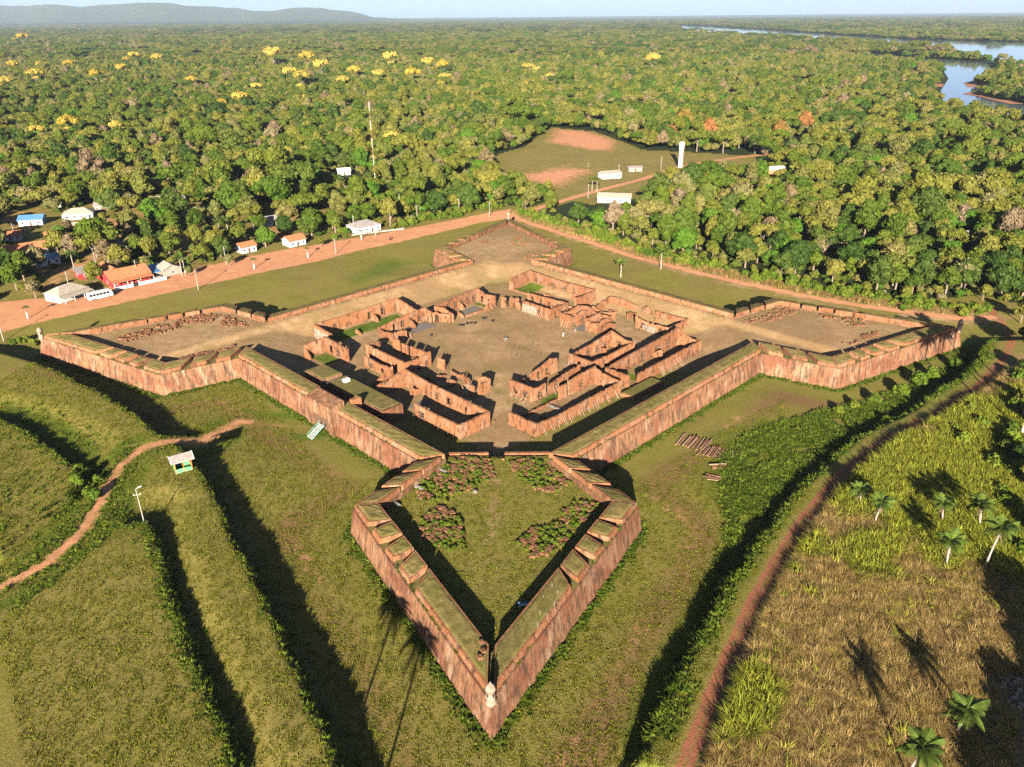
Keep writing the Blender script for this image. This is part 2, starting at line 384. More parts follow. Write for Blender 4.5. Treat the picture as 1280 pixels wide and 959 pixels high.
RG = PX([(1700, 420), (1290, 430), (1262, 455), (1225, 492), (1180, 520), (1112, 556), (1055, 600), (1008, 658), (942, 768), (895, 875), (868, 975)], 3) + [(25, 60), (300, 40)]
dRG = sdf(RG, GX, GY)
A_dry = np.maximum(A_dry, msk(dRG, 2) * .8)
A_dry = np.maximum(A_dry, .62 * msk(dTR - 5, 3) * (vnoise(GX, GY, 6) > .35))
A_worn = np.where(dF > 0, 1.0 * np.exp(-((dF - 12) / 4.5) ** 2) * (GY < 205) * (.35 + .9 * vnoise(GX, GY, 19)), 0)
A_dry = np.maximum(A_dry, .40 * msk(sdf(FIELD, GX, GY), 10))
A_lush = np.zeros_like(GX)
A_lush = np.maximum(A_lush, .75 * msk(np.abs(sdf(BERM, GX, GY) - 3) - 6, 7) * (GX > 15))
A_lush = np.maximum(A_lush, .8 * np.exp(-np.maximum(dF - .4, 0) / 1.6) * (dF > 0))
A_lush = np.maximum(A_lush, .85 * msk(sdf(PX([(880, 540), (960, 525), (1010, 530), (990, 590), (920, 660), (880, 620)]), GX, GY), 5))
A_lush = np.maximum(A_lush, .6 * msk(sdf(PX([(420, 350), (480, 320), (535, 325), (500, 345), (440, 365)], 0), GX, GY), 9))
A_lush = np.maximum(A_lush, .7 * msk(sdf(T2, GX, GY) + 1, 3) * (GX < -70) * (sdf(HU, GX, GY) > 0))
for (p0, p1, q0, q1) in ((42, 51, 28, 36), (-33, -5, 40, 47), (-46, -41, 27, 35), (-20, -9, -37.5, -34.5), (8, 12, -46, -40), (21, 23, 27, 35)):
    pp_, qq_ = (GX - FC[0] + GY - FC[1]) / S2, (GY - FC[1] - GX + FC[0]) / S2
    mk_ = .95 * msk(np.maximum(np.abs(pp_ - (p0 + p1) / 2) - (p1 - p0) / 2, np.abs(qq_ - (q0 + q1) / 2) - (q1 - q0) / 2), 1.2); A_lush = np.maximum(A_lush, mk_); A_dry = A_dry * (1 - mk_)
A_lush = np.maximum(A_lush, .7 * msk(np.abs(dPA - 4) - 2.5, 2))
OPEN = PX([(-400, 470)] + [(x, y) for x, y in ROAD_U] + [(640, 262), (700, 284), (760, 303), (860, 333), (940, 350), (1060, 371), (1170, 386), (1236, 380)] + [(1275, 400), (1700, 430)], 1) + [(600, 60), (300, -100), (-420, -100), (-500, 200)]
dOPEN = sdf(OPEN, GX, GY); dFIELD = sdf(FIELD, GX, GY)
VILL = (GX < -58) & (GY < 440)
A_forest = np.where((dOPEN > 9) & (dFIELD > 3) & (dFR > 3) & (GY > 260), np.where(VILL, .25, .9), 0.0)
A_dirt = np.maximum(A_dirt, np.where(VILL & (dOPEN > 0), .08 + .5 * vnoise(GX, GY, 13), 0))
gi = np.arange(GX.size).reshape(GX.shape)
quads = np.stack([gi[:-1, :-1], gi[:-1, 1:], gi[1:, 1:], gi[1:, :-1]], -1).reshape(-1, 4)
cen = lambda A: ((A[:-1, :-1] + A[1:, 1:] + A[1:, :-1] + A[:-1, 1:]) / 4).reshape(-1)
cls = np.zeros(len(quads), int)
cls[cen(np.minimum(dROAD, dTR)) < .4] = 1
cls[cen(dBT) < .4] = 2
cls[cen(dPA) < .4] = 3
cls[cen(dIn) < 0] = 4
V = np.stack([GX, GY, GZ], -1).reshape(-1, 3)
for k, nm in enumerate(('ground', 'dirt_road', 'berm_track', 'footpath', 'courtyard_ground')):
    q = quads[cls == k]; used, inv = np.unique(q, return_inverse=True); inv = inv.reshape(-1, 4)
    me = bpy.data.meshes.new(nm); me.vertices.add(len(used)); me.vertices.foreach_set('co', V[used].astype(np.float32).ravel())
    me.loops.add(inv.size); me.loops.foreach_set('vertex_index', inv.astype(np.int32).ravel())
    me.polygons.add(len(inv)); me.polygons.foreach_set('loop_start', np.arange(0, inv.size, 4, dtype=np.int32)); me.polygons.foreach_set('loop_total', np.full(len(inv), 4, np.int32))
    me.polygons.foreach_set('use_smooth', np.ones(len(inv), bool)); me.update(calc_edges=True)
    for an, arr in (('dirt', A_dirt), ('dry', A_dry), ('lush', A_lush), ('forest', A_forest), ('red', msk(dBT + .1, .8) * (1 - .62 * np.exp(-((dBT + 1.25) / .42) ** 2))), ('worn', A_worn)):
        me.attributes.new(an, 'FLOAT', 'POINT').data.foreach_set('value', arr.ravel()[used].astype(np.float32))
    tag(link(nm, me, ('ground',)), kind='structure')

# ------------------------------------------------------------------ fort: scarps, parapets, sentry boxes, gate
fort = empty('star_fort', (FC[0], FC[1], 0), 0, 'star-shaped red masonry fort with four arrow bastions and turfed parapets', 'fort')
def loc3(pt, z): return (pt[0] - FC[0], pt[1] - FC[1], z)
O0 = TRACE; O1 = inset(TRACE, 1.1); O2 = inset(TRACE, 1.25); O3 = inset(TRACE, 1.55); O4 = inset(TRACE, 5.6); O5 = inset(TRACE, 5.8); OC = inset(TRACE, .92)
NP = 20
frac = lambda a, b, t: a + (b - a) * t
rnd = random.Random(3)
GATE_SEG = 19      # curtain between bastion D and bastion A (near left)
def sub_wall(o, parent, A0, A1, B0, B1, B2, B3, n):   # outer base A, outer top B ... subdivided so that the face is not dead flat
    pass
for i in range(NP):
    j = (i + 1) % NP; kind = i % 5   # 0: rt-sh flank, 1: face, 2: face, 3: flank, 4: curtain
    mb = MB()
    mb.prism([loc3(O0[i], -1.2), loc3(O0[j], -1.2), loc3(O5[j], -1.2), loc3(O5[i], -1.2)],
             [loc3(O1[i], 6.0), loc3(O1[j], 6.0), loc3(O5[j], 6.12), loc3(O5[i], 6.12)], 0, 1)
    mb.build('scarp_wall', ('scarp', 'turf'), fort)
    cb = MB(); cb.prism([loc3(OC[i], 5.75), loc3(OC[j], 5.75), loc3(O2[j], 5.75), loc3(O2[i], 5.75)],
                        [loc3(OC[i], 6.03), loc3(OC[j], 6.03), loc3(O2[j], 6.03), loc3(O2[i], 6.03)])
    cb.build('string_course', 'scarp', fort)
    cuts = {0: [.05, .36, .68], 3: [.32, .64, .95], 1: [.15, .265, .378, .505], 2: [.495, .622, .735, .85], 4: []}[kind]
    if i == GATE_SEG: cuts = []
    ends = [0.0] + cuts + [1.0]
    spl_o, spl_i = 1.35, .38
    L = np.linalg.norm(TRACE[j] - TRACE[i])
    for k in range(len(ends) - 1):
        a, b = ends[k], ends[k + 1]
        if (b - a) * L < 2.0: continue
        ia, ib = (0 if k == 0 else 1), (0 if k == len(ends) - 2 else 1)
        tan = (TRACE[j] - TRACE[i]) / L
        def corner(P, t, sgn, w):
            return frac(P[i], P[j], t) + tan * (sgn * w)
        gap = .75
        def c(P, t, first, w):
            pt = frac(P[i], P[j], t)
            if t in (0.0, 1.0):
                v = i if t == 0.0 else j
                if v % 5 == 2: pt = pt + tan * (gap / .5 if t == 0.0 else -gap / .5) * .62
                return pt
            return pt + tan * (w if first else -w)
        bo, bi = (c(O2, a, True, spl_o), c(O2, b, False, spl_o)), (c(O4, a, True, spl_i), c(O4, b, False, spl_i))
        to = (c(O3, a, True, spl_o), c(O3, b, False, spl_o))
        hz_o = 6.95 + rnd.uniform(-.08, .08); hz_i = 7.45 + rnd.uniform(-.1, .1)
        far = (bo[0][1] + bo[1][1]) / 2 > 232
        m = MB(); m.prism([loc3(bo[0], 5.9), loc3(bo[1], 5.9), loc3(bi[1], 5.9), loc3(bi[0], 5.9)],
                          [loc3(to[0], hz_o), loc3(to[1], hz_o), loc3(bi[1], hz_i), loc3(bi[0], hz_i)])
        mo = m.build('merlon', 'brick', fort)
        # turf cap, uneven, laid on the merlon
        cen4 = (to[0] + to[1] + bi[0] + bi[1]) / 4
        nn = max(3, int((b - a) * L / 1.2)); mm = 5; g = MB(); vs = []; fs = []
        for r in range(mm + 1):
            for s in range(nn + 1):
                fu = s / nn; fv = r / mm
                pt = frac(frac(to[0], to[1], fu), frac(bi[0], bi[1], fu), fv)
                dd = cen4 - pt; 
                inw = .35
                q0 = pt + (tan * (inw if fu < .01 else (-inw if fu > .99 else 0))) + (np.array([-tan[1], tan[0]]) * (inw if r == 0 else (-inw if r == mm else 0)))
                edge = r in (0, mm) or s in (0, nn)
                zz = hz_o + (hz_i - hz_o) * fv + (.02 if edge else .12 + rnd.uniform(-.05, .10))
                vs.append(loc3(q0, zz))
        for r in range(mm):
            for s in range(nn):
                x = r * (nn + 1) + s; fs.append((x, x + 1, x + nn + 2, x + nn + 1))
        g.add(vs, fs); g.build('turf', 'turf', mo)
# sentry boxes on the four tips
for b in range(4):
    v = b * 5 + 2; ax = (TRACE[v] - FC); ax = ax / np.linalg.norm(ax)
    pt = TRACE[v] - ax * 2.3; z0 = 5.7
    body = MB().lathe([(.1, -1.5), (.55, -.35), (.84, 0), (.84, .2), (.7, .24), (.7, 2.5), (.82, 2.55), (.82, 2.7)], (*loc3(pt, z0),), 14)
    sb = body.build('sentry_box', 'sentry_plaster', fort, True)
    MB().lathe([(.76, 2.7), (.68, 3.1), (.45, 3.45), (.18, 3.65), (.08, 3.7), (.1, 3.9), (.02, 4.0)], (*loc3(pt, z0),), 14).build('dome', 'sentry_plaster', sb, True)
    for a in (.6, -.6, 2.2):
        an = math.atan2(ax[1], ax[0]) + a
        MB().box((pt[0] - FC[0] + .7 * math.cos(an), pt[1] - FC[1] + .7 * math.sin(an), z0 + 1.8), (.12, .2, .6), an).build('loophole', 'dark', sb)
# gate tower on the near-left curtain, casemate range behind it
def PQ3(p, q, z): x = PQ(p, q); return (x[0] - FC[0], x[1] - FC[1], z)
def pqbox(mb, p0, p1, q0, q1, z0, z1, mi=0, mtop=None, z1b=None):
    z1b = z1 if z1b is None else z1b
    return mb.prism([PQ3(p0, q0, z0), PQ3(p1, q0, z0), PQ3(p1, q1, z0), PQ3(p0, q1, z0)], [PQ3(p0, q0, z1b), PQ3(p1, q0, z1), PQ3(p1, q1, z1), PQ3(p0, q1, z1b)], mi, mtop)
gt = pqbox(MB(), -67.6, -63.6, -9.2, -7.2, -1, 8.9, z1b=7.9); pqbox(gt, -67.6, -63.6, .4, 2.4, -1, 8.9, z1b=7.9); pqbox(gt, -67.55, -63.65, -7.2, .4, 4.2, 8.9, z1b=7.9)
g1 = gt.build('gatehouse', 'scarp', fort)
pqbox(MB(), -66.9, -65.9, -7.19, .39, -1, 4.19).build('gate_door', 'timber', g1)
pqbox(MB(), -61.4, -58.6, -9.5, -8.3, 5, 8.3).build('buttress', 'brick', g1)
cs = empty('gate_casemate', (FC[0], FC[1], 0), 0, 'long flat turf-roofed vault range behind the fort gate', 'building')
pqbox(MB(), -57.4, -51, -16.4, 8.5, 1.2, 6.0).build('wall', 'scarp', cs)
pqbox(MB(), -57.4, -51, 10.8, 19.6, 1.2, 6.0).build('wall', 'scarp', cs)
pqbox(MB(), -56.9, -51.4, -15.4, 8.2, 6.0, 6.25).build('turf_roof', 'turf', cs)
pqbox(MB(), -56.9, -51.4, 11.1, 19.2, 6.0, 6.25).build('turf_roof', 'turf', cs)
pqbox(MB(), -57.3, -51.1, 8.5, 10.8, 1.2, 5.2).build('passage_roof', 'grey_slab', cs)
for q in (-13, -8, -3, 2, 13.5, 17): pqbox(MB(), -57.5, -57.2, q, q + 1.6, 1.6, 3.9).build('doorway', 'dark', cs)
st = empty('white_skylight', (*PQ(-53.6, 4.8), 6.25), R(45), 'small white box standing on the casemate turf roof', 'box')
MB().box((0, 0, .35), (1.7, 1.2, .7)).build('body', 'white', st); MB().box((0, 0, .75), (1.9, 1.4, .1)).build('lid', 'white', st)
# gate stair
ss_ = empty('gate_stair', (*PQ(-68.1, -5.2), 0), R(45 + 180), 'green and white wooden stair leaning at the fort gate', 'stair')
ss_.scale = (.78, .78, .78)
for s in (-1, 1): MB().tube([(0.2, s * 1.25, 3.2), (5.2, s * 1.25, .05)], .14, 4).build('stringer', 'teal_paint', ss_)
for k in range(10):
    f = (k + .5) / 10; MB().box((.2 + 5 * f, 0, 3.25 - 3.15 * f), (.34, 2.6, .09)).build('step', 'white', ss_)
for s in (-1, 1):
    MB().tube([(0.2, s * 1.3, 4.2), (5.2, s * 1.3, 1.05)], .06, 4).build('handrail', 'teal_paint', ss_)
    for k in range(5): MB().tube([(.3 + k * 1.2, s * 1.3, 3.1 - k * .755), (.3 + k * 1.2, s * 1.3, 4.1 - k * .755)], .05, 4).build('post', 'teal_paint', ss_)

# ------------------------------------------------------------------ ruins
G0 = 1.8
wr = random.Random(11)
def wall(parent, a, b, prof, wins=(), th=.56, rag=.22, name='wall', mat='brick', z0=None):
    """a,b in (p,q); prof heights [(frac,h)]; wins [(centre m, width, sill, head)]"""
    A, B = PQ(*a), PQ(*b); L = np.linalg.norm(B - A); t = (B - A) / L; n = np.array([-t[1], t[0]])
    pf = [f for f, h in prof]; ph = [h * (1.18 if h > 1.5 else 1) for f, h in prof]
    cuts = {0.0, L}
    for c, w_, _, _ in wins: cuts |= {max(0, c - w_ / 2), min(L, c + w_ / 2)}
    k = .5
    while k < L: cuts.add(k); k += wr.uniform(.55, 1.1)
    cuts = sorted(cuts); cs_ = [cuts[0]]
    for c in cuts[1:]:
        keep = any(abs(c - (wc + s * ww / 2)) < 1e-6 for wc, ww, _, _ in wins for s in (-1, 1)) or c in (0.0, L)
        if c - cs_[-1] > .15 or keep: cs_.append(c)
    cuts = cs_
    hs = [max(.15, float(np.interp(c / L, pf, ph)) + wr.uniform(-rag, rag) * .32 + (wr.uniform(-.6, 0) * rag * 4 if wr.random() < .06 else 0)) for c in cuts]
    o = A - FC; mb = MB(); zb = -.4
    def P(s, d, z): x = o + t * s + n * d; return (x[0], x[1], G0 + z)
    def block(s0, s1, z0, z1a, z1b, l, r, zbot_face):
        vs = [P(s0, -th / 2, z0), P(s1, -th / 2, z0), P(s1, th / 2, z0), P(s0, th / 2, z0), P(s0, -th / 2, z1a), P(s1, -th / 2, z1b), P(s1, th / 2, z1b), P(s0, th / 2, z1a)]
        fs = [(0, 1, 5, 4), (2, 3, 7, 6), (4, 5, 6, 7)]
        if l: fs.append((3, 0, 4, 7))
        if r: fs.append((1, 2, 6, 5))
        if zbot_face: fs.append((3, 2, 1, 0))
        mb.add(vs, fs)
    def win_at(s):
        for wn in wins:
            if abs(s - wn[0]) < wn[1] / 2: return wn
    for k in range(len(cuts) - 1):
        s0, s1 = cuts[k], cuts[k + 1]
        if s1 - s0 < 1e-4: continue
        wn = win_at((s0 + s1) / 2)
        if wn is None: block(s0, s1, zb, hs[k], hs[k + 1], True, True, False)
        else:
            if wn[2] > 0: block(s0, s1, zb, wn[2], wn[2], False, False, False)
            if min(hs[k], hs[k + 1]) > wn[3] + .15: block(s0, s1, wn[3], hs[k], hs[k + 1], False, False, True)
    w_o = mb.build(name, mat, parent)
    for c, w_, zs, zh in wins:      # timber bracing set into the opening
        if wr.random() < .75 and zh - zs > 1:
            f = MB()
            for zz in (zs + .06, (zs + zh) / 2, zh - .06): f.box((*(o + t * c), G0 + zz), (w_ + .0, th + .25, .14), math.atan2(t[1], t[0]))
            f.box((*(o + t * c + t * (w_ * .12)), G0 + (zs + zh) / 2), (.14, th + .18, zh - zs - .02), math.atan2(t[1], t[0]))
            f.build('window_brace', 'timber', w_o)
    return w_o
def props(parent, a, b, side, n, h=2.0, out=1.7, mat='timber', r=.085):
    A, B = PQ(*a), PQ(*b); L = np.linalg.norm(B - A); t = (B - A) / L; nv = np.array([-t[1], t[0]]) * side; o = A - FC
    for k in range(n):
        s = L * (k + .5) / n + wr.uniform(-.5, .5) * L / n * 1.6; h_ = h * wr.uniform(.6, 1.15); 
        p0 = o + t * s + nv * .42; p1 = o + t * (s + wr.uniform(-.3, .3)) + nv * (.42 + out * wr.uniform(.5, 1.15))
        MB().tube([(*p0, G0 + h_), (*p1, G0 - .05)], r * wr.uniform(.7, 1.1), 5).build('timber_prop', mat, parent)
def ruin(label, group=None):
    return empty('ruined_building', (FC[0], FC[1], 0), 0, label, 'ruin', group)
def W(cs, w=1.3, s=1.0, h=2.7): return [(c, w * 1.2, s * .85, h * 1.05) for c in cs]
D = lambda cs, w=1.2, h=2.5: [(c, w, -.4, h) for c in cs]
flat = lambda h0, h1=None: [(0, h0), (1, h0 if h1 is None else h1)]
# near-right group (long along p)
r1 = ruin('long low roofless ruin with a shored outer wall beside the ramp and the turf platform')
wall(r1, (-34.3, -38.2), (-34.3, -47.3), flat(3.0)); wall(r1, (-34.6, -47.3), (-.4, -47.3), [(0, 2.9), (.25, 2.3), (.5, 2.6), (1, 2.9)], D([19.5]), rag=.3)
wall(r1, (-.8, -47.6), (-.8, -38.2), [(0, 3.0), (.6, 3.4), (1, 4.2)]); wall(r1, (-11.5, -38.2), (-.4, -38.2), [(0, 3.6), (.5, 4.2), (1, 4.3)], W([5]))
wall(r1, (-15.5, -38.2), (-12.7, -38.2), flat(3.3)); wall(r1, (-33.8, -38.2), (-17, -38.2), flat(.7), rag=.4); wall(r1, (-19.8, -46.9), (-19.8, -38.6), flat(.5), mat='grey_slab')
props(r1, (-33, -47.3), (-1, -47.3), -1, 22, 1.9, 1.2, 'pale_timber')
r2 = ruin('ruin with timber bracing climbing its outer wall facing the courtyard path')
wall(r2, (-21.2, -25.2), (-21.2, -33.6), flat(3.3, 3.6), W([2.3, 6.2], 1.5, .6, 2.4)); wall(r2, (-21.6, -33.6), (-16, -33.6), [(0, 3.5), (.6, 2.8), (1, 3.2)], W([3.4], 1.4, .5, 2.3))
wall(r2, (-14.8, -33.6), (-1.6, -33.6), [(0, 2.2), (.5, 3.2), (1, 3.9)], W([3, 6.5, 10], 1.1), rag=.4); wall(r2, (-13, -25.4), (-2, -25.4), [(0, 2.4), (.5, 3.4), (.75, 4.2), (1, 3.6)], W([3.2, 6.8], 1.5, .4, 2.6), rag=.3)
for p0, p1, h in ((-20.6, -18.8, 1.5), (-17, -15.6, 1.9)): wall(r2, (p0, -25.4), (p1, -25.4), flat(h), rag=.3)
wall(r2, (-14.6, -33.2), (-14.6, -25.8), flat(.6), mat='grey_slab')
props(r2, (-14, -33.6), (-2, -33.6), -1, 14, 2.2, 1.3, 'pale_timber'); props(r2, (-21.2, -25.5), (-21.2, -33), -1, 7, 1.6, 1.6, 'pale_timber'); props(r2, (-21, -33.6), (-16, -33.6), -1, 4)
r3 = ruin('ruin with a row of five windows between the courtyard and the long shored range')
wall(r3, (3.5, -25.2), (3.5, -33.6), flat(3.4, 3.2)); wall(r3, (3.1, -33.6), (23.9, -33.6), [(0, 3.1), (.4, 2.8), (1, 3.3)], D([3, 6.2], 1.1, 2.4), rag=.28)
wall(r3, (23.5, -33.9), (23.5, -25.2), [(0, 3.4), (.4, 3.2), (1, 4.5)], W([2.6, 5.6], 1.4, .5, 2.6)); wall(r3, (3.9, -25.2), (23.9, -25.2), [(0, 2.6), (.5, 3.2), (1, 4.5)], W([4.5, 8.5, 12.5, 16.5], 1.4, .5, 2.5), rag=.25)
props(r3, (3.5, -25.5), (3.5, -29), -1, 6, 2.2, 1.8, 'pale_timber')
r4 = ruin('long roofless ruin with four tall windows and leaning timber props facing the curtain')
wall(r4, (3.4, -39), (3.4, -47.3), flat(3.2), [(2.0, .01, 9, 9.1)][:0]); wall(r4, (7.2, -47.3), (39, -47.3), [(0, 2.6), (.5, 2.9), (1, 3.2)], rag=.2)
wall(r4, (38.6, -47.7), (38.6, -39), [(0, 3.1), (.4, 3.1), (1, 4.8)]); wall(r4, (3.8, -39), (39, -39), [(0, 3.0), (.3, 3.6), (.7, 4.1), (1, 4.9)], W([10, 17], 1.8, .2, 2.9) + W([24, 30], 1.5, .9, 2.9), rag=.22)
props(r4, (15, -47.3), (27, -47.3), -1, 8, 2.4, 2.6, 'pale_timber'); props(r4, (28, -47.3), (38.5, -47.3), -1, 10, 2.2, 1.2)
# far-right group (long along q)
r7 = ruin('ruin with green grass inside and four windows in its long back wall')
wall(r7, (41.3, 36.8), (51.9, 36.8), [(0, 3.6), (.5, 4.0), (1, 4.4)]); wall(r7, (51.7, 37.1), (51.7, 4.2), [(0, 4.5), (.5, 3.9), (1, 4.1)], W([4, 12.5, 18.5, 24], 1.5, 1.0, 2.9))
wall(r7, (51.9, 4.5), (41, 4.5), [(0, 4.0), (.5, 3.6), (1, 3.8)]); wall(r7, (41.3, 37), (41.3, 35.2), flat(2.8)); wall(r7, (41.3, 35), (41.3, 5), [(0, .6), (.3, .6), (1, .7)], rag=.2)
props(r7, (42, 36.8), (46, 36.8), 1, 3, 2.4, 1.8)
r8 = ruin('small square-walled ruin with white plaster patches and shoring facing the courtyard')
wall(r8, (27.5, 23), (27.5, 21), flat(3.2)); wall(r8, (36, 22.5), (36, 3.8), [(0, 2.9), (.5, 3.2), (1, 3.5)], W([2.5, 6.5, 10.5, 14.5], 1.3, .8, 2.5))
wall(r8, (27.6, 17), (27.6, 3.8), [(0, 3.4), (1, 3.3)], W([8], 1.3, .8, 2.5)); wall(r8, (27.2, 4), (36.3, 4), flat(3.3, 3.5), W([3, 6], 1.3, .6, 2.5))
wall(r8, (27.5, 19.5), (27.5, 18.2), flat(2.4)); wall(r8, (27.22, 16.6), (27.22, 10), flat(2.6), th=.12, rag=.05, name='plaster_patch', mat='old_plaster')
props(r8, (27.5, 16), (27.5, 4), -1, 12, 2.1, 1.6, 'pale_timber')
r9 = ruin('broken gabled ruin with grey floor slab on the courtyard side')
wall(r9, (27, -1.5), (27, -6), flat(3.6)); wall(r9, (27, -1.2), (36, -1.2), [(0, 3.6), (.5, 3.0), (1, 3.8)], D([3.5])); wall(r9, (29.5, -5.8), (36, -5.8), [(0, 3.4), (.5, 3.9), (1, 3.2)], W([3.5], 1.3, .4, 2.7))
wall(r9, (36.5, -1), (36.5, -15), [(0, 3.6), (.35, 4.3), (.5, 3.0), (1, 3.2)], D([3.5])); wall(r9, (29, -10.5), (36.5, -10.5), [(0, 3.3), (1, 3.5)]); wall(r9, (28.5, -11), (28.5, -15), flat(3.0)); wall(r9, (28.5, -15), (36.5, -15), [(0, 2.8), (.6, 3.4), (1, 2.2)], rag=.4)
wall(r9, (29, -17), (36, -17.5), [(0, 2.2), (.5, 3.0), (1, 1.6)], rag=.5)
props(r9, (27, -1.5), (27, -6), -1, 4, 2.3, 1.5, 'pale_timber'); props(r9, (29, -15), (36, -15), -1, 10, 2.3, 1.8); props(r9, (28.5, -11), (28.5, -15), -1, 3)
MB().add([PQ3(26.3, -7, 1.95), PQ3(26.5, -11.2, 1.95), PQ3(32, -11.2, 1.97), PQ3(32, -7, 1.97)], [(0, 1, 2, 3)]).build('floor_slab', 'grey_slab', r9)
r6 = ruin('tall broken back wall standing alone between two ruins near the far curtain')
wall(r6, (52.3, -2), (52.3, -14.5), [(0, 3.2), (.3, 3.6), (.7, 3.2), (1, 2.6)], rag=.3); wall(r6, (42.5, -2), (52.5, -2), [(0, 1.6), (.6, 2.4), (1, 3.2)], rag=.3)
wall(r6, (52.3, -16.5), (52.3, -20.2), [(0, 2.6), (.5, 3.6), (1, 2.2)], rag=.3); wall(r6, (42.5, -2), (42.5, -12), [(0, 2.4), (.5, 1.5), (1, 2.6)], rag=.4)
r5 = ruin('roofless rectangular ruin with pale plaster facing the open yard beside the right rampart')
wall(r5, (42, -20.8), (42, -34.2), [(0, 3.4), (.3, 2.6), (1, 2.9)], W([3, 10], 1.4, .6, 2.3)); wall(r5, (41.7, -34), (52.6, -34), [(0, 2.8), (1, 3.1)]); wall(r5, (52.4, -34.2), (52.4, -21.5), [(0, 3.0), (.6, 2.8), (1, 2.7)], rag=.25)
wall(r5, (42, -20.8), (45, -20.8), [(0, 3.2), (1, 1.2)], rag=.3); wall(r5, (41.6, -24), (41.6, -29), flat(1.8), th=.1, rag=.15, name='plaster_patch', mat='old_plaster')
props(r5, (42, -21), (42, -26), -1, 5, 2.6, 2.2)
# near-left group (long along q)
l1 = ruin('long roofless ruin behind the gate casemate with its end wall beside the ramp')
wall(l1, (-48, -1.5), (-38.6, -1.5), [(0, 3.0), (.5, 3.5), (1, 4.4)]); wall(l1, (-38.6, -1.2), (-38.6, -35.3), [(0, 4.5), (.3, 3.8), (1, 3.5)], D([9.5, 25.5], 1.3, 2.6) + W([14, 18.5, 30], 1.3, .8, 2.6), rag=.2)
wall(l1, (-38.2, -35), (-48.3, -35), flat(3.4, 3.3)); wall(l1, (-48, -35.3), (-48, -17.5), [(0, 3.2), (.6, 2.9), (1, 3.2)], W([15], 2.0, .8, 2.2)); 
props(l1, (-48, -34), (-48, -18.5), 1, 8, 2.4, 2.4)
MB().add([PQ3(-40, -12, 1.96), PQ3(-40, -15, 1.96), PQ3(-46, -15, 1.96), PQ3(-46, -12, 1.96)], [(0, 1, 2, 3)]).build('floor_slab', 'grey_slab', l1)
l2 = ruin('collapsed ruin reduced to stubs and rubble walls along the courtyard path')
wall(l2, (-33.8, -2), (-33.8, -13), [(0, 1.4), (.4, 2.3), (.7, 1.3), (1, 1.8)], rag=.5); wall(l2, (-24.5, 1.4), (-24.5, -1.8), flat(3.0), rag=.25); wall(l2, (-28.6, -17), (-28.6, -19), flat(1.9), rag=.4)
wall(l2, (-24.6, -16.5), (-24.6, -21), [(0, 2.4), (.6, 3.4), (1, 3.0)], W([1.5], 1.2, .5, 2.1), rag=.3); wall(l2, (-28.8, -20.8), (-24.4, -20.8), [(0, 2.0), (1, 3.2)], rag=.3); wall(l2, (-24.5, -4.5), (-24.5, -10), [(0, 1.2), (.5, .7), (1, 1.6)], rag=.4)
wall(l2, (-33.8, -15), (-30, -20.8), [(0, .9), (1, .5)], rag=.4)
props(l2, (-24.6, -17), (-24.6, -21), 1, 5, 2.2, 1.6, 'pale_timber'); props(l2, (-24.5, 1), (-24.5, -2), 1, 3, 2.2, 1.6)
props(l2, (-30, -15), (-27, -15), -1, 6, 2.0, 2.0, 'pale_timber')
l3 = ruin('square roofless ruin with a row of standing piers on its courtyard side')
wall(l3, (-34.2, 22.8), (-34.2, 3.8), [(0, 4.0), (.15, 3.6), (1, 3.4)], rag=.2); wall(l3, (-34.5, 4.1), (-24.8, 4.1), [(0, 3.4), (.5, 3.3), (1, 3.9)], D([5, 8], 1.2, 2.5)); wall(l3, (-34.2, 22.6), (-29.5, 22.6), [(0, 4.0), (1, 3.4)])
for q0, q1, h in ((21.8, 18.6, 3.4), (17.4, 14.6, 3.0), (13.2, 10.2, 3.2), (9.4, 4.4, 3.3)): wall(l3, (-25, q0), (-25, q1), flat(h), name='pier', rag=.15)
l3b = ruin('low broken wall with timber bracing standing before the square pier ruin')
wall(l3b, (-38.4, 18), (-38.4, 5.6), [(0, 2.9), (.6, 2.5), (1, 2.8)], W([3, 8.5], 1.6, .6, 2.0)); wall(l3b, (-45.5, 4.8), (-38.2, 4.8), [(0, .6), (.5, 1.8), (1, 3.4)], rag=.15)
# far-left group (long along p)
f1 = ruin('long roofless ruin with grass floor and white-plastered end by the far-left rampart')
wall(f1, (-36, 48.8), (-2.8, 48.8), [(0, 3.8), (.3, 3.6), (1, 4.2)], D([7.5], 1.3, 2.6) + W([21.5, 27], 1.6, .7, 2.9), rag=.15); wall(f1, (-3, 49.1), (-3, 38), [(0, 4.4), (.5, 3.7), (1, 2.8)], rag=.15)
wall(f1, (-36, 49.1), (-36, 39), [(0, 3.8), (1, 3.2)]); wall(f1, (-36.36, 48.5), (-36.36, 39.6), flat(2.9, 2.6), th=.1, rag=.1, name='plaster_patch', mat='old_plaster'); wall(f1, (-6, 38), (-2.7, 38), [(0, 1.6), (1, 2.8)], rag=.4)
f2 = ruin('corner ruin with a tall barred window beside the turf-roofed casemate')
wall(f2, (-47.3, 36.2), (-40, 36.2), [(0, 3.6), (1, 4.0)]); wall(f2, (-40.2, 36.5), (-40.2, 23.8), [(0, 4.2), (1, 3.6)], W([3.5, 7.5], 1.8, .6, 2.9)); wall(f2, (-47.3, 36.5), (-47.3, 33.5), [(0, 3.0), (1, 1.2)], rag=.4)
f3 = ruin('ruin with three dark windows and a grey paved floor near the far-left range')
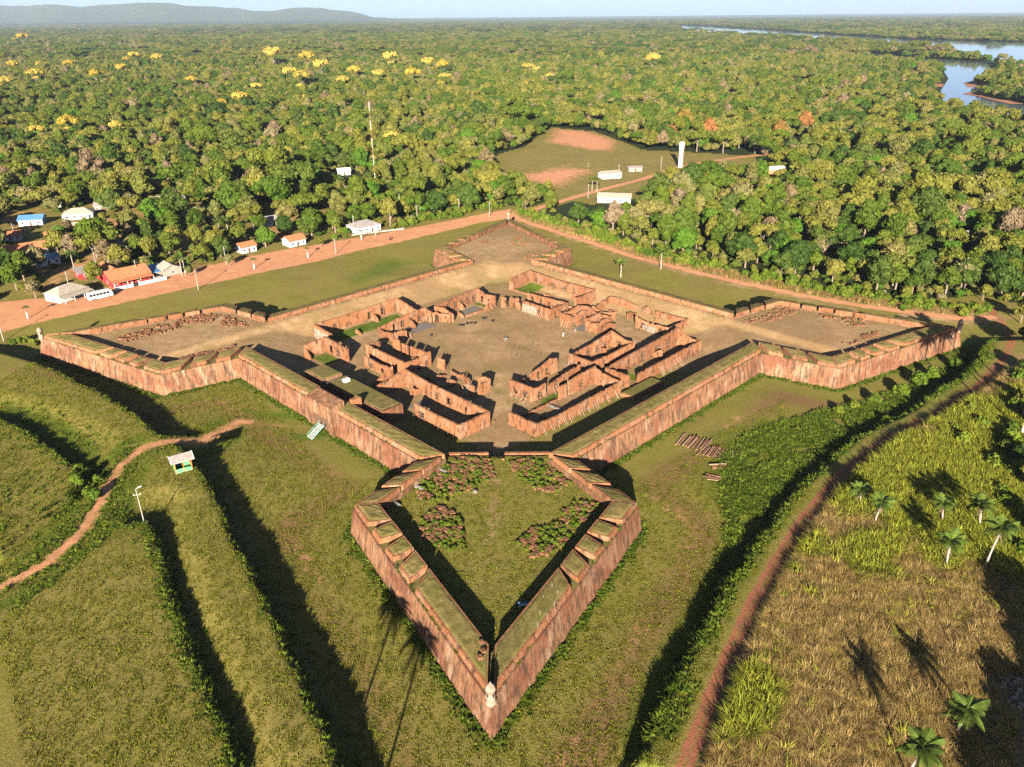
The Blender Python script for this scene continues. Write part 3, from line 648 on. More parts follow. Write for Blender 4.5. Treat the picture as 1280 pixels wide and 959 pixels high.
wall(f3, (-20, 34.8), (-1.6, 34.8), [(0, 2.4), (.4, 3.3), (1, 3.9)], D([5]) + W([8.5, 12, 15.6], 1.4, .6, 2.7)); wall(f3, (-1.8, 35), (-1.8, 31.5), [(0, 3.9), (1, 3.2)]); wall(f3, (-21, 35), (-21, 27), [(0, 2.6), (.4, 1.8), (1, 2.6)], rag=.5); wall(f3, (-20.5, 26.8), (-16, 26.8), [(0, 2.8), (1, 2.2)], rag=.4)
MB().add([PQ3(-12, 27.5, 1.96), PQ3(-2.5, 27.5, 1.96), PQ3(-2.5, 33.5, 1.97), PQ3(-12, 33.5, 1.97)], [(0, 1, 2, 3)]).build('floor_slab', 'grey_slab', f3)
props(f3, (-21, 34), (-21, 27), 1, 8, 2.0, 1.8, 'pale_timber'); props(f3, (-20, 26.8), (-15.5, 26.8), -1, 5, 2.0, 1.6, 'pale_timber')
f4 = ruin('ruin with six tall windows in a row and a buttressed corner by the courtyard gap')
wall(f4, (3.8, 36), (23.8, 36), [(0, 2.9), (.5, 3.5), (1, 4.4)], W([6, 9.2, 12.2, 15.2, 18], 1.3, .5, 2.8)); wall(f4, (23.5, 36.3), (23.5, 26.5), [(0, 4.4), (.5, 3.3), (1, 3.8)], W([3], 1.3, .6, 2.7) + D([6.4])); wall(f4, (19, 26.8), (23.8, 26.8), [(0, 1.2), (.5, 3.0), (1, 3.8)], rag=.2)
wall(f4, (3.8, 36.2), (3.8, 26.5), [(0, 2.9), (.5, 3.4), (1, 2.2)], rag=.5); wall(f4, (-1.5, 33.8), (3.2, 27), [(0, 3.4), (.5, 2.6), (1, 2.4)], D([3.5]), rag=.4); wall(f4, (10, 26.8), (19, 26.8), flat(.8), rag=.2)
MB().add([PQ3(9, 27.5, 1.96), PQ3(19, 27.5, 1.96), PQ3(19, 33, 1.97), PQ3(9, 33, 1.97)], [(0, 1, 2, 3)]).build('floor_slab', 'grey_slab', f4)
props(f4, (19.5, 26.8), (23.8, 26.8), -1, 4, 2.6, 2.0); props(f4, (-1.5, 33.8), (3.2, 27), -1, 5, 2.4, 1.8)
gp = ruin('pair of stub pillars with timber props at the courtyard gap'); wall(gp, (25.5, 25.3), (25.5, 23.2), flat(3.3)); wall(gp, (29, 21.8), (29, 20.4), flat(3.0)); props(gp, (25.5, 25.2), (25.5, 23.2), 1, 3, 2.4, 1.8)
# broken cross walls and stumps inside the ranges
for b_, segs in ((r1, [((-27, -46.8), (-27, -42.5), 1.6), ((-8, -46.8), (-8, -43.5), 2.2)]), (r2, [((-9, -33.2), (-9, -29.5), 2.0), ((-5.5, -29), (-2, -29), 1.4)]), (r3, [((10, -33.2), (10, -30), 1.9), ((17, -28.5), (17, -25.6), 2.2)]),
                 (r4, [((14, -47), (14, -44.5), 2.1), ((26, -42.5), (26, -39.4), 2.6), ((33, -47), (33, -44.5), 1.8)]), (r7, [((42, 20), (45, 20), 1.7), ((48, 12), (51.3, 12), 2.3)]), (r8, [((28, 12), (31, 12), 1.9), ((32.5, 8), (35.6, 8), 2.4)]),
                 (r9, [((30, -3.2), (33, -3.2), 2.0), ((31.5, -13), (36, -13), 2.4)]), (r6, [((44.5, -8), (49, -8), 1.8), ((46, -14.5), (51.5, -14.5), 2.1)]), (r5, [((46.5, -33.6), (46.5, -29), 2.0), ((49, -24), (52, -24), 1.7)]),
                 (l1, [((-47.6, -26), (-44, -26), 1.9), ((-42, -8), (-39, -8), 2.4)]), (l2, [((-30, -5), (-27, -5), 1.5), ((-31, -10.5), (-28, -10.5), 1.9), ((-27, -13), (-24.8, -13), 2.2)]), (l3, [((-33.8, 13), (-30.5, 13), 2.2), ((-28, 9), (-25.4, 9), 1.9)]),
                 (f1, [((-14, 48.4), (-14, 45), 2.3), ((-25, 42), (-25, 39), 1.4)]), (f3, [((-9, 34.4), (-9, 31), 2.3)]), (f4, [((14, 35.6), (14, 32.5), 2.2), ((9, 30), (9, 27), 1.5)])):
    for a_, c_, h_ in segs: wall(b_, a_, c_, [(0, h_), (.6, h_ * .8), (1, h_ * .45)], rag=.35, name='cross_wall')
# turf platform beside the near-right curtain; gorge retaining wall of the near bastion
pl = empty('turf_platform', (FC[0], FC[1], 0), 0, 'rectangular turfed masonry platform beside the curtain wall', 'platform')
pqbox(MB(), -2.2, 11.6, -53.2, -48.8, 1.2, 2.9).build('wall', 'brick', pl); pqbox(MB(), -1.9, 11.3, -52.9, -49.1, 2.9, 3.02).build('turf', 'turf', pl)
gw = empty('gorge_wall', (FC[0], FC[1], 0), 0, 'low retaining wall with a ramp gap between courtyard and planted bastion', 'wall')
for x0, x1 in ((-14.5, -2.0), (1.6, 13.5)):
    MB().box(((x0 + x1) / 2, -70.6, 3.0), (x1 - x0, .8, 3.7)).build('wall', 'brick', gw)
for x in (-1.75, 1.35):
    MB().add([(x - .25, -74, 4.5), (x + .25, -74, 4.5), (x + .25, -65, 1.6), (x - .25, -65, 1.6), (x - .25, -74, 5.3), (x + .25, -74, 5.3), (x + .25, -65, 2.4), (x - .25, -65, 2.4)], [(4, 5, 6, 7), (0, 1, 5, 4), (1, 2, 6, 5), (2, 3, 7, 6), (3, 0, 4, 7)]).build('ramp_kerb', 'brick', gw)

# ------------------------------------------------------------------ vegetation shapes
def arr_mesh(name, v, f, mats=(), smooth=False):
    me = bpy.data.meshes.new(name); me.from_pydata(v.tolist() if hasattr(v, 'tolist') else v, [], f.tolist() if hasattr(f, 'tolist') else f)
    if smooth: me.polygons.foreach_set('use_smooth', [True] * len(me.polygons))
    for m in mats: me.materials.append(M[m])
    me.update(); return me
_ico = {}
def ico(sub):
    if sub not in _ico:
        bm = bmesh.new(); bmesh.ops.create_icosphere(bm, subdivisions=sub, radius=1)
        _ico[sub] = (np.array([v.co[:] for v in bm.verts]), np.array([[v.index for v in f.verts] for f in bm.faces])); bm.free()
    return _ico[sub]
def leaf_quads(P, N, size, rs):
    n = len(P); r = rs.normal(size=(n, 3)); N = N / np.linalg.norm(N, axis=1, keepdims=True)
    a = np.cross(N, r); a /= np.linalg.norm(a, axis=1, keepdims=True) + 1e-9; b = np.cross(N, a)
    s = (size * rs.uniform(.55, 1.25, n))[:, None]; a = a * s; b = b * s * rs.uniform(.5, .9, n)[:, None]
    V_ = np.stack([P - a, P - b * .9, P + a, P + b * .9], 1).reshape(-1, 3); F_ = np.arange(4 * n).reshape(-1, 4); return V_, F_
def crown_mesh(name, seed, mat, Rr=5.2, zb=2.6, zt=11.5, lobes=15, leaves=1500, size=.62, umbrella=False, gap=.0):
    rs = np.random.RandomState(seed); H = (zt - zb)
    cs = []; 
    for k in range(lobes):
        a = rs.uniform(0, 6.283); 
        if umbrella: rr = Rr * math.sqrt(rs.uniform(0.02, .75)); z = zt - H * .18 - H * .28 * (rr / Rr) ** 2 + rs.uniform(-.5, .5); rl = rs.uniform(.26, .40) * Rr
        else:
            tz = rs.uniform(0, 1); z = zb + H * (.18 + .64 * tz); prof = math.sqrt(max(.05, 1 - abs(2 * (tz - .38)) ** 2.2)); rr = Rr * .68 * prof * math.sqrt(rs.uniform(.08, 1)); rl = rs.uniform(.28, .44) * Rr
        cs.append((rr * math.cos(a), rr * math.sin(a), z, rl))
    if not umbrella: cs.append((0, 0, zb + H * .45, Rr * .55)); cs.append((.3, -.2, zt - H * .28, Rr * .42))
    iv, jf = ico(2); VV = []; FF = []; off = 0
    w_ = np.array([c[3] ** 2 for c in cs]); cnt = np.maximum(20, (leaves * w_ / w_.sum()).astype(int))
    for (x, y, z, rl), n in zip(cs, cnt):
        cvx = iv * rl * .80 * (1 + rs.uniform(-.22, .14, (len(iv), 1))) * np.array([1, 1, .8]) + np.array([x, y, z])
        VV.append(cvx); FF.append(np.c_[jf, jf[:, :1] * 0 - 1] + off if False else [tuple(t + off) for t in jf]); off += len(cvx)
        d = rs.normal(size=(n, 3)); d[:, 2] += .25; d /= np.linalg.norm(d, axis=1, keepdims=True)
        P = d * rl * rs.uniform(.78, 1.12, (n, 1)) * np.array([1, 1, .82]) + np.array([x, y, z])
        v, f = leaf_quads(P, d + rs.normal(size=(n, 3)) * .55, size, rs); VV.append(v); FF.append([tuple(t + off) for t in f]); off += len(v)
    return arr_mesh(name, np.concatenate(VV), [f for g in FF for f in g], (mat,))
def trunk_mesh(name, seed, h, r, limbs=5, mat='bark', spread=2.6):
    rs = random.Random(seed); mb = MB(); mb.tube([(0, 0, -.6), (rs.uniform(-.1, .1), rs.uniform(-.1, .1), h * .5), (rs.uniform(-.3, .3), rs.uniform(-.3, .3), h)], [r * 1.3, r, r * .6], 7)
    for k in range(limbs):
        a = 6.283 * k / limbs + rs.uniform(-.4, .4); z = h * rs.uniform(.45, .9); L = spread * rs.uniform(.7, 1.2)
        mb.tube([(0, 0, z), (L * .5 * math.cos(a), L * .5 * math.sin(a), z + L * .5), (L * math.cos(a), L * math.sin(a), z + L * .9)], [r * .5, r * .36, r * .15], 5)
    me = mb.mesh(name); me.materials.append(M[mat]); return me
def bare_mesh(name, seed, h=10, mat='twig'):
    rs = random.Random(seed); mb = MB()
    def br(p, d, L, r, lev):
        q = p + d * L; mid = p + d * (L * .5) + Vector((rs.uniform(-1, 1), rs.uniform(-1, 1), rs.uniform(-.3, .6))) * (L * .06)
        mb.tube([p, mid, q], [r, r * .8, r * .55], 5 if lev < 2 else 3, cap=False)
        if lev >= 4: return
        for k in range(3 if lev < 3 else 4):
            a = rs.uniform(0, 6.283); t = rs.uniform(.45, .95)
            nd = (d * .75 + Vector((math.cos(a), math.sin(a), rs.uniform(.0, .8))) * .75).normalized()
            br(p.lerp(q, t if k else 1.0), nd, L * rs.uniform(.55, .75), r * .5, lev + 1)
    br(Vector((0, 0, -.5)), Vector((rs.uniform(-.1, .1), rs.uniform(-.1, .1), 1)).normalized(), h * .40, .26, 0)
    me = mb.mesh(name); me.materials.append(M[mat]); return me
def blade_mesh(name, seed, n, h, spread, width, mat, lean=.35, droop=.5):
    rs = np.random.RandomState(seed); VV = []; FF = []; o = 0
    for k in range(n):
        a = rs.uniform(0, 6.283); rr = spread * math.sqrt(rs.rand()); x, y = rr * math.cos(a), rr * math.sin(a)
        a2 = a + rs.uniform(-.9, .9); hh = h * rs.uniform(.6, 1.15); ln = lean * hh * rs.uniform(.3, 1.3); dx_, dy_ = math.cos(a2), math.sin(a2)
        px_, py_ = -dy_ * width / 2, dx_ * width / 2
        p1 = (x + dx_ * ln * .35, y + dy_ * ln * .35, hh * .62); p2 = (x + dx_ * ln * (1 + droop), y + dy_ * ln * (1 + droop), hh * (1 - .25 * droop))
        VV += [(x - px_, y - py_, -.05), (x + px_, y + py_, -.05), (p1[0] + px_ * .9, p1[1] + py_ * .9, p1[2]), (p1[0] - px_ * .9, p1[1] - py_ * .9, p1[2]), p2]
        FF += [(o, o + 1, o + 2, o + 3), (o + 3, o + 2, o + 4)]; o += 5
    return arr_mesh(name, VV, FF, (mat,))
def frond_mesh(name, seed, L=3.6, droop=1.0, mat='palm_leaf', nl=30):
    rs = random.Random(seed); VV = []; FF = []; o = 0
    def pt(t): return Vector((L * t * (1 - .12 * t), 0, 1.5 * t - droop * 2.6 * t * t))
    for k in range(nl):
        t = .14 + .86 * k / (nl - 1); p = pt(t); q = pt(min(1, t + .02)); ll = L * .36 * math.sin(math.pi * min(1, .18 + t * .8)) + .15
        for s in (-1, 1):
            tip = p + Vector((ll * .5, s * ll * .85, -ll * (.35 + rs.uniform(-.1, .2)))); wv = Vector((.10 * L / 3.6, 0, 0))
            VV += [tuple(p - wv), tuple(p + wv), tuple(tip + wv * .3)]; FF.append((o, o + 1, o + 2)); o += 3
    for k in range(6):
        a, b = pt(k / 6), pt((k + 1) / 6); wv = Vector((0, .07 * (1 - k / 7), 0))
        VV += [tuple(a - wv), tuple(a + wv), tuple(b + wv), tuple(b - wv)]; FF.append((o, o + 1, o + 2, o + 3)); o += 4
    return arr_mesh(name, VV, FF, (mat,))
FROND = [frond_mesh('frond', s, 3.7, d) for s, d in ((1, .55), (2, .85), (3, 1.15))]
DEADF = frond_mesh('dead_frond', 9, 2.6, 1.9, 'pale_timber', 10)
def palm(x, y, z, h, seed, label, group=None, scale=1.0, nf=22, simple=False, lean=(0, 0)):
    rs = random.Random(seed); t = empty('palm_tree', (x, y, z), rs.uniform(0, 6), label, 'palm', group)
    lx, ly = lean
    MB().tube([(0, 0, -.6), (lx * .35, ly * .35, h * .45), (lx, ly, h)], [.24 * scale, .15 * scale, .13 * scale], 7).build('trunk', 'palm_bark', t)
    for k in range(nf):
        tier = k / nf; o = link('frond', FROND[min(2, int(tier * 3))], (), t); o.location = (lx, ly, h); s = scale * rs.uniform(.62, .95)
        o.scale = (s, s, s); o.rotation_euler = (rs.uniform(-.15, .15), R(-34) + tier * R(48) + rs.uniform(-.1, .1), k * 2.399 + rs.uniform(-.2, .2))
    if not simple:
        for k in range(4):
            o = link('dead_frond', DEADF, (), t); o.location = (lx, ly, h - .1); o.rotation_euler = (0, R(52), k * 1.6 + rs.uniform(-.4, .4)); o.scale = (scale * .8,) * 3
    return t

# ------------------------------------------------------------------ scatter (geometry nodes) for what nobody could count
def scatter(name, P, S, rot, idx, protos, label, cat):
    n = len(P); me = bpy.data.meshes.new(name); me.vertices.add(n); me.vertices.foreach_set('co', np.asarray(P, np.float32).ravel())
    me.attributes.new('sc', 'FLOAT_VECTOR', 'POINT').data.foreach_set('vector', np.asarray(S, np.float32).ravel())
    me.attributes.new('rt', 'FLOAT_VECTOR', 'POINT').data.foreach_set('vector', np.asarray(rot, np.float32).ravel())
    me.attributes.new('ix', 'INT', 'POINT').data.foreach_set('value', np.asarray(idx, np.int32))
    o = link(name, me); tag(o, label, cat, None, 'stuff')
    g = bpy.data.node_groups.new(name, 'GeometryNodeTree'); g.interface.new_socket('Geometry', in_out='INPUT', socket_type='NodeSocketGeometry'); g.interface.new_socket('Geometry', in_out='OUTPUT', socket_type='NodeSocketGeometry')
    N = g.nodes.new; L = g.links.new; gi_, go = N('NodeGroupInput'), N('NodeGroupOutput')
    jn = N('GeometryNodeJoinGeometry')
    for p in reversed(protos):
        oi = N('GeometryNodeObjectInfo'); oi.transform_space = 'ORIGINAL'; oi.inputs['Object'].default_value = p; oi.inputs['As Instance'].default_value = True
        L(oi.outputs['Geometry'], jn.inputs[0])
    ip = N('GeometryNodeInstanceOnPoints'); ip.inputs['Pick Instance'].default_value = True
    def at(nm, dt):
        a = N('GeometryNodeInputNamedAttribute'); a.data_type = dt; a.inputs['Name'].default_value = nm; return a.outputs[0]
    L(gi_.outputs[0], ip.inputs['Points']); L(jn.outputs[0], ip.inputs['Instance']); L(at('ix', 'INT'), ip.inputs['Instance Index'])
    L(at('sc', 'FLOAT_VECTOR'), ip.inputs['Scale']); L(at('rt', 'FLOAT_VECTOR'), ip.inputs['Rotation']); L(ip.outputs[0], go.inputs[0])
    md = o.modifiers.new('scatter', 'NODES'); md.node_group = g
    return o

# ------------------------------------------------------------------ river, banks, hills
def sheet(name, poly, z, mat, kind='structure'):
    bm = bmesh.new(); f = bm.faces.new([bm.verts.new((x, y, z)) for x, y in poly]); bmesh.ops.triangulate(bm, faces=[f]); me = bpy.data.meshes.new(name)
    for f in bm.faces:
        if f.normal.z < 0: f.normal_flip()
    bm.to_mesh(me); bm.free(); return tag(link(name, me, (mat,)), kind=kind)
t = NT('water'); t.color((.16, .20, .24)); t.b.inputs['Roughness'].default_value = .06; t.b.inputs['Specular IOR Level'].default_value = .6
t.bump(t.noise(t.pos(), .08, 3), .015, .5); M['water'] = t.m
RIVER = PX([(848, 31.5), (900, 34), (960, 38), (1050, 44), (1130, 49), (1200, 51), (1320, 54)], 1.3) + PX([(1320, 88), (1260, 76), (1210, 66), (1170, 59), (1130, 55), (1080, 51), (1000, 47), (930, 43), (860, 38)], 7)
INLET = PX([(1090, 67), (1150, 73), (1232, 78), (1241, 90), (1222, 97), (1208, 106), (1243, 112), (1205, 118), (1238, 124), (1276, 132), (1330, 141)], 1.3) + PX([(1330, 158), (1262, 147), (1212, 139), (1180, 127), (1176, 112), (1186, 97), (1178, 85), (1150, 79), (1090, 73)], 3)
POND = PX([(985, 101), (1005, 99), (1014, 104), (1006, 111), (990, 110)], 1.3)
sheet('river', RIVER, 1.30, 'water'); sheet('river_inlet', INLET, 1.34, 'water'); sheet('pond', POND, 1.32, 'water')
plain('bank_earth', (.42, .20, .11), .3)
for k, b in enumerate(([(1204, 104), (1222, 100), (1248, 103), (1235, 108), (1210, 109)], [(1203, 117), (1220, 114), (1262, 124), (1280, 130), (1262, 130), (1225, 121)], [(1135, 104), (1180, 105), (1178, 109), (1140, 108)], [(980, 98), (1000, 97), (1000, 101), (985, 102)])):
    sheet('riverbank', PX(b, 1.5), 1.50 + .02 * k, 'bank_earth')
def hillmesh():
    prof = [(-420, 30), (-200, 26), (-80, 23), (0, 22), (40, 20), (75, 24), (110, 20), (150, 22), (195, 25), (250, 18), (300, 12), (330, 9), (345, 10), (365, 14), (385, 15), (420, 11), (470, 2.5), (520, 0.6), (580, 0)]
    D0 = 19000; cols = np.linspace(-420, 580, 330); rows = np.linspace(-1, 1, 60); VV = []; rsn = np.random.RandomState(4)
    for r in rows:
        for c in cols:
            h = np.interp(c, [p[0] for p in prof], [p[1] for p in prof])
            D = D0 + r * 3600 + 240 * math.sin(c * .05)
            ang = (c - 640) / FPX / _c * .0 + (c - 640) / FPX
            x = ang * D * .903; ht = (CAM_H * min(1, h / 6) + h * .8 / 1187 * D0) * math.exp(-(r * 1.5) ** 2)
            k_ = min(1, h / 5); nz_ = float(vnoise(np.array([x]), np.array([D]), 900)[0] - .5) * 80 + float(vnoise(np.array([x + 77]), np.array([D]), 260)[0] - .5) * 34 + rsn.uniform(-5, 5); VV.append((x, D, 1 + ht * 1.0 + nz_ * k_ * math.exp(-(r * 1.3) ** 2) - 2))
    n = len(cols); FF = [(r * n + c, r * n + c + 1, (r + 1) * n + c + 1, (r + 1) * n + c) for r in range(len(rows) - 1) for c in range(n - 1)]
    return VV, FF
t = NT('hill_forest'); n_ = t.noise(t.pos(), .012, 7, .8); t.color(t.ramp(n_, [(.4, (.02, .035, .012)), (.6, (.13, .14, .04))])); t.bump(n_, 1.0, 60); M['hill'] = t.m
hv, hf = hillmesh(); tag(link('hills', arr_mesh('hills', hv, hf, ('hill',))), kind='structure')

# ------------------------------------------------------------------ trees
BR = [('leaf', dict(Rr=5.2, zt=11.0)), ('leaf', dict(Rr=4.6, zt=12.5, lobes=17)), ('leaf_dark', dict(Rr=5.6, zt=10.5, lobes=18, leaves=1700)), ('leaf', dict(Rr=6.0, zt=11.5, zb=5.5, umbrella=True, lobes=20, leaves=1300)),
      ('leaf', dict(Rr=4.0, zt=9.0, lobes=11, leaves=1100)), ('leaf_pale', dict(Rr=5.0, zt=10.5, leaves=1100, size=.55)), ('leaf_bright', dict(Rr=5.0, zt=10.0, zb=1.6, lobes=20, leaves=2000, size=.55)), ('leaf_olive', dict(Rr=5.0, zt=11.5, lobes=16, leaves=1400)), ('leaf_tan', dict(Rr=4.8, zt=11, zb=4, lobes=14, leaves=900, size=.5)), ('leaf_olive', dict(Rr=5.4, zt=10, zb=4.5, umbrella=True, lobes=18, leaves=1300))]
CROWN = [crown_mesh('crown', 20 + i, m, **kw) for i, (m, kw) in enumerate(BR)]
TRUNK = [trunk_mesh('trunk', 40 + i, 6.5, .28, 5, 'pale_bark' if i in (1, 3, 5, 8, 9) else 'bark') for i in range(len(BR))]
BARE = [bare_mesh('branches', s) for s in (1, 2, 3)]
YEL = [crown_mesh('crown', 60 + i, 'leaf_yellow', Rr=5.4, zb=6, zt=12.5, umbrella=True, lobes=16, leaves=900, size=.6) for i in range(2)]
ORA = crown_mesh('crown', 70, 'leaf_orange', Rr=5.5, zb=4, zt=12.5, lobes=18, leaves=1000)
PNK = crown_mesh('crown', 71, 'leaf_pink', Rr=4, zb=3, zt=8.5, lobes=10, leaves=800)
BUSH = crown_mesh('foliage', 80, 'weed', Rr=1.3, zb=-.1, zt=1.9, lobes=8, leaves=330, size=.26)
def tree(x, y, k, s, rz, label, group, cat='tree', crown=None, trunk=None, name='broadleaf_tree', z=None, sz=None):
    t = empty(name, (x, y, (hz(x, y) if z is None else z)), rz, label, cat, group); t.scale = (s, s, sz or s)
    link('trunk', trunk or TRUNK[k], (), t); link('crown', crown or CROWN[k], (), t); return t
rs = np.random.RandomState(21)
def grid_pts(y0, y1, sp, jit, xlim):
    ys_ = np.arange(y0, y1, sp * .87); out = []
    for i, y in enumerate(ys_):
        xm = xlim(y); x = np.arange(-xm, xm, sp) + (i % 2) * sp / 2; out.append(np.c_[x, np.full(len(x), y)])
    p = np.concatenate(out); return p + rs.uniform(-jit, jit, p.shape) * sp
xl = lambda y: .73 * y + 70
HOUSES = dict(V1=(455, 288, 12), V2=(368, 306, 9), V3=(308, 314, 8), V4=(210, 256, 13), V5=(160, 352, 15), V6=(212, 342, 9), V7=(85, 372, 11), V8=(35, 318, 14), V9=(42, 280, 11), V10=(100, 272, 13), V11=(430, 218, 8), W1=(762, 222, 10), W2=(793, 214, 7), W3=(768, 252, 14), W4=(965, 216, 12), W5=(1197, 297, 7), V12=(112, 345, 8))
HP = {k: (*un(a, b, 1), r) for k, (a, b, r) in HOUSES.items()}
CLEAR = [PX(p, 1) for p in ([(20, 305), (60, 290), (110, 283), (130, 290), (80, 305), (40, 318)], [(60, 352), (200, 338), (260, 335), (250, 352), (60, 385)], [(0, 385), (60, 372), (30, 365), (0, 368)], [(915, 236), (965, 228), (978, 240), (930, 248)], [(1105, 255), (1145, 260), (1165, 272), (1128, 284)],
         [(190, 262), (260, 258), (300, 262), (290, 272), (200, 272)], [(690, 262), (740, 250), (800, 240), (810, 262), (730, 280)], [(290, 318), (400, 298), (400, 310), (290, 330)], [(0, 280), (20, 275), (70, 285), (60, 300), (0, 300)], [(405, 216), (440, 214), (470, 226), (420, 232)], [(945, 214), (990, 212), (1000, 226), (940, 226)])]
def allowed(P, m=0):
    X, Y = P[:, 0], P[:, 1]; ok = (sdf(OPEN, X, Y) > 10 + m) & (sdf(FIELD, X, Y) > 3) & (pdist(FIELDROAD, X, Y) > 6)
    for c in CLEAR: ok &= sdf(c, X, Y) > 1.5
    for c in (RIVER, INLET, POND): ok &= sdf(c, X, Y) > 4 + Y * .006
    for hx, hy, r in HP.values(): ok &= np.hypot(X - hx, (Y - hy) * .8) > r * .8
    # keep the sight line from the photograph's side onto houses free: a yard in front of each
    for hx, hy, r in HP.values():
        ok &= ~((np.abs(X - hx * Y / hy) < r * .62) & (Y < hy) & (Y > hy - 25))
    return ok
P1 = grid_pts(255, 720, 8.6, .34, xl); P1 = P1[allowed(P1)]
P1 = P1[rs.rand(len(P1)) < .42 + .75 * vnoise(P1[:, 0], P1[:, 1], 26)]
villa = (P1[:, 0] < -60) & (P1[:, 1] < 430) & (P1[:, 1] > 0)
P1 = P1[~villa | (rs.rand(len(P1)) < .5)]
P1 = P1[np.argsort(np.hypot(P1[:, 0], P1[:, 1]))]
def kinds(P):
    n = len(P); a = rs.choice(len(CROWN), n, p=[.26, .12, .22, .06, .10, .02, .06, .10, .02, .04]); b = rs.choice(len(CROWN), n, p=[.10, .18, .05, .13, .08, .11, .04, .17, .06, .08])
    return np.where(vnoise(P[:, 0] + 31, P[:, 1], 75) + rs.uniform(-.18, .18, n) > .5, a, b)
def sizes(P): return .55 + .62 * vnoise(P[:, 0], P[:, 1] + 55, 42) + np.abs(rs.normal(size=len(P))) * .24
k1 = kinds(P1); s1 = sizes(P1); s1 = np.where(rs.rand(len(s1)) < .05, s1 * 1.45, s1)
NI = 285
kindname = ['round green broadleaf tree', 'tall olive-green tree', 'dense dark green tree', 'flat-topped spreading tree', 'small rounded green tree', 'pale dusty-leaved tree', 'bright green mango-like tree', 'olive-green leafy tree', 'tan-leaved half-dry tree', 'wide olive-topped tree']
def region(x, y):
    if x < -58 and y < 420: return 'among the village houses', 'trees among the village houses'
    if x < 30: return 'in the wood behind the village road', 'trees in the wood behind the road'
    if x < 150: return 'in the scrub wood between the field and the fort track', 'trees between field and fort track'
    return 'in the thick wood beside the fort track bend', 'trees by the fort track bend'
for i in range(min(NI, len(P1))):
    x, y = P1[i]; rn, rg = region(x, y); k = int(k1[i]); s = min(1.35, s1[i]) * (.85 if 'among' in rn else .95)
    tree(x, y, k, s, rs.uniform(0, 6.28), kindname[k] + ' ' + rn, rg, sz=s * rs.uniform(.75, 1.3))
crown_src = []
for k in range(len(CROWN)):
    crown_src.append(next(o for o in bpy.data.objects if o.data is CROWN[k]) if any(o.data is CROWN[k] for o in bpy.data.objects) else tree(-300, 420 + 9 * k, k, 1, 0, kindname[k] + ' in the wood behind the village road', 'trees in the wood behind the road').children[1])
PF = [P1[NI:]]; KF = [k1[NI:]]; SF = [s1[NI:, None] * .92 * rs.uniform(.78, 1.28, (len(P1) - NI, 3))]
for y0, y1, sp, s0, s1_, szf in ((720, 1900, 9.6, .75, 1.15, .9), (1900, 4600, 21, 1.6, 2.6, .46), (4600, 12500, 54, 4, 6.5, .22)):
    p = grid_pts(y0, y1, sp, .36, xl); p = p[allowed(p)]; p = p[rs.rand(len(p)) < .72 + .4 * vnoise(p[:, 0], p[:, 1], sp * 7)]
    s = rs.uniform(s0, s1_, (len(p), 1)) * sizes(p)[:, None] * 1.1; PF.append(p); KF.append(kinds(p)); SF.append(np.c_[s, s, s * szf * rs.uniform(.75, 1.25, (len(p), 1))])
us = grid_pts(258, 560, 4.6, .42, xl); us = us[allowed(us, -3.5)]; vl = (us[:, 0] < -58) & (us[:, 1] < 440); us = us[rs.rand(len(us)) < np.where(vl, .22, .75)]
PF.append(us); KF.append(rs.choice([0, 4, 7, 5, 1, 6], len(us), p=[.25, .25, .25, .1, .1, .05])); s = rs.uniform(.26, .5, (len(us), 1)); SF.append(np.c_[s, s, s * .85])
p = np.concatenate(PF); kf = np.concatenate(KF); sf = np.concatenate(SF); rt = np.c_[np.zeros((len(p), 2)), rs.uniform(0, 6.28, len(p))]
print('forest', len(p))
scatter('forest', np.c_[p, np.where(sf[:, 0] < .55, -.2, .6)], sf, rt, kf, crown_src, 'unbroken green forest stretching to the horizon', 'forest')
# bare and pale-limbed trees standing out of the canopy
bare_lab = 'leafless tree with pale pinkish branches standing in the forest'
bare_px = [(1030, 318, 1.15), (1000, 165, 1.2), (985, 172, 1.), (250, 165, 1.), (285, 170, 1.1), (130, 155, 1.), (410, 165, 1.), (360, 190, .9), (545, 165, .9), (700, 135, .9), (770, 118, .9), (880, 125, .9), (1075, 165, 1.2), (1190, 150, 1.), (310, 105, 1.2), (150, 60, 1.3), (170, 62, 1.3), (100, 58, 1.3), (130, 60, 1.3), (60, 62, 1.3), (200, 64, 1.2), (190, 245, .9), (735, 210, .7), (962, 320, 1.1), (1130, 215, 1.0), (1060, 240, .9), (640, 130, .9), (585, 150, .9)]
for i, (a, b, s) in enumerate(bare_px):
    x, y = un(a, b, 3); t = empty('bare_tree', (x, y, 1), rs.uniform(0, 6), bare_lab, 'tree', 'bare trees in the forest'); s *= 1 + max(0, (y - 500) / 1500); t.scale = (s, s, s)
    link('branches', BARE[i % 3], (), t)
yl_px = [(342, 80, 1.5), (385, 83, 1.35), (402, 90, 1.2), (378, 104, 1.2), (363, 95, 1.), (443, 94, 1.), (473, 96, .9), (428, 104, .9), (488, 80, 1.2), (516, 99, 1.15), (535, 85, 1.1), (553, 89, 1.1), (557, 100, .9), (380, 125, .8), (300, 125, .95), (276, 127, .7), (320, 110, .8), (87, 159, 1.1), (45, 162, .8), (145, 157, .8), (45, 101, 1.2), (120, 98, 1.), (152, 89, .9), (18, 87, 1.), (52, 86, .9), (491, 171, .8), (660, 90, 1.), (687, 96, .7), (655, 103, .6), (815, 84, 1.3), (88, 84, .9), (8, 105, .9), (1008, 141, .5), (240, 102, .8), (168, 76, 1.), (196, 77, .9), (30, 56, 1.2)]
yl_px += [(a + rs.uniform(-14, 14), b + rs.uniform(-5, 5), s * rs.uniform(.45, .8)) for a, b, s in list(yl_px) if rs.rand() < .55]
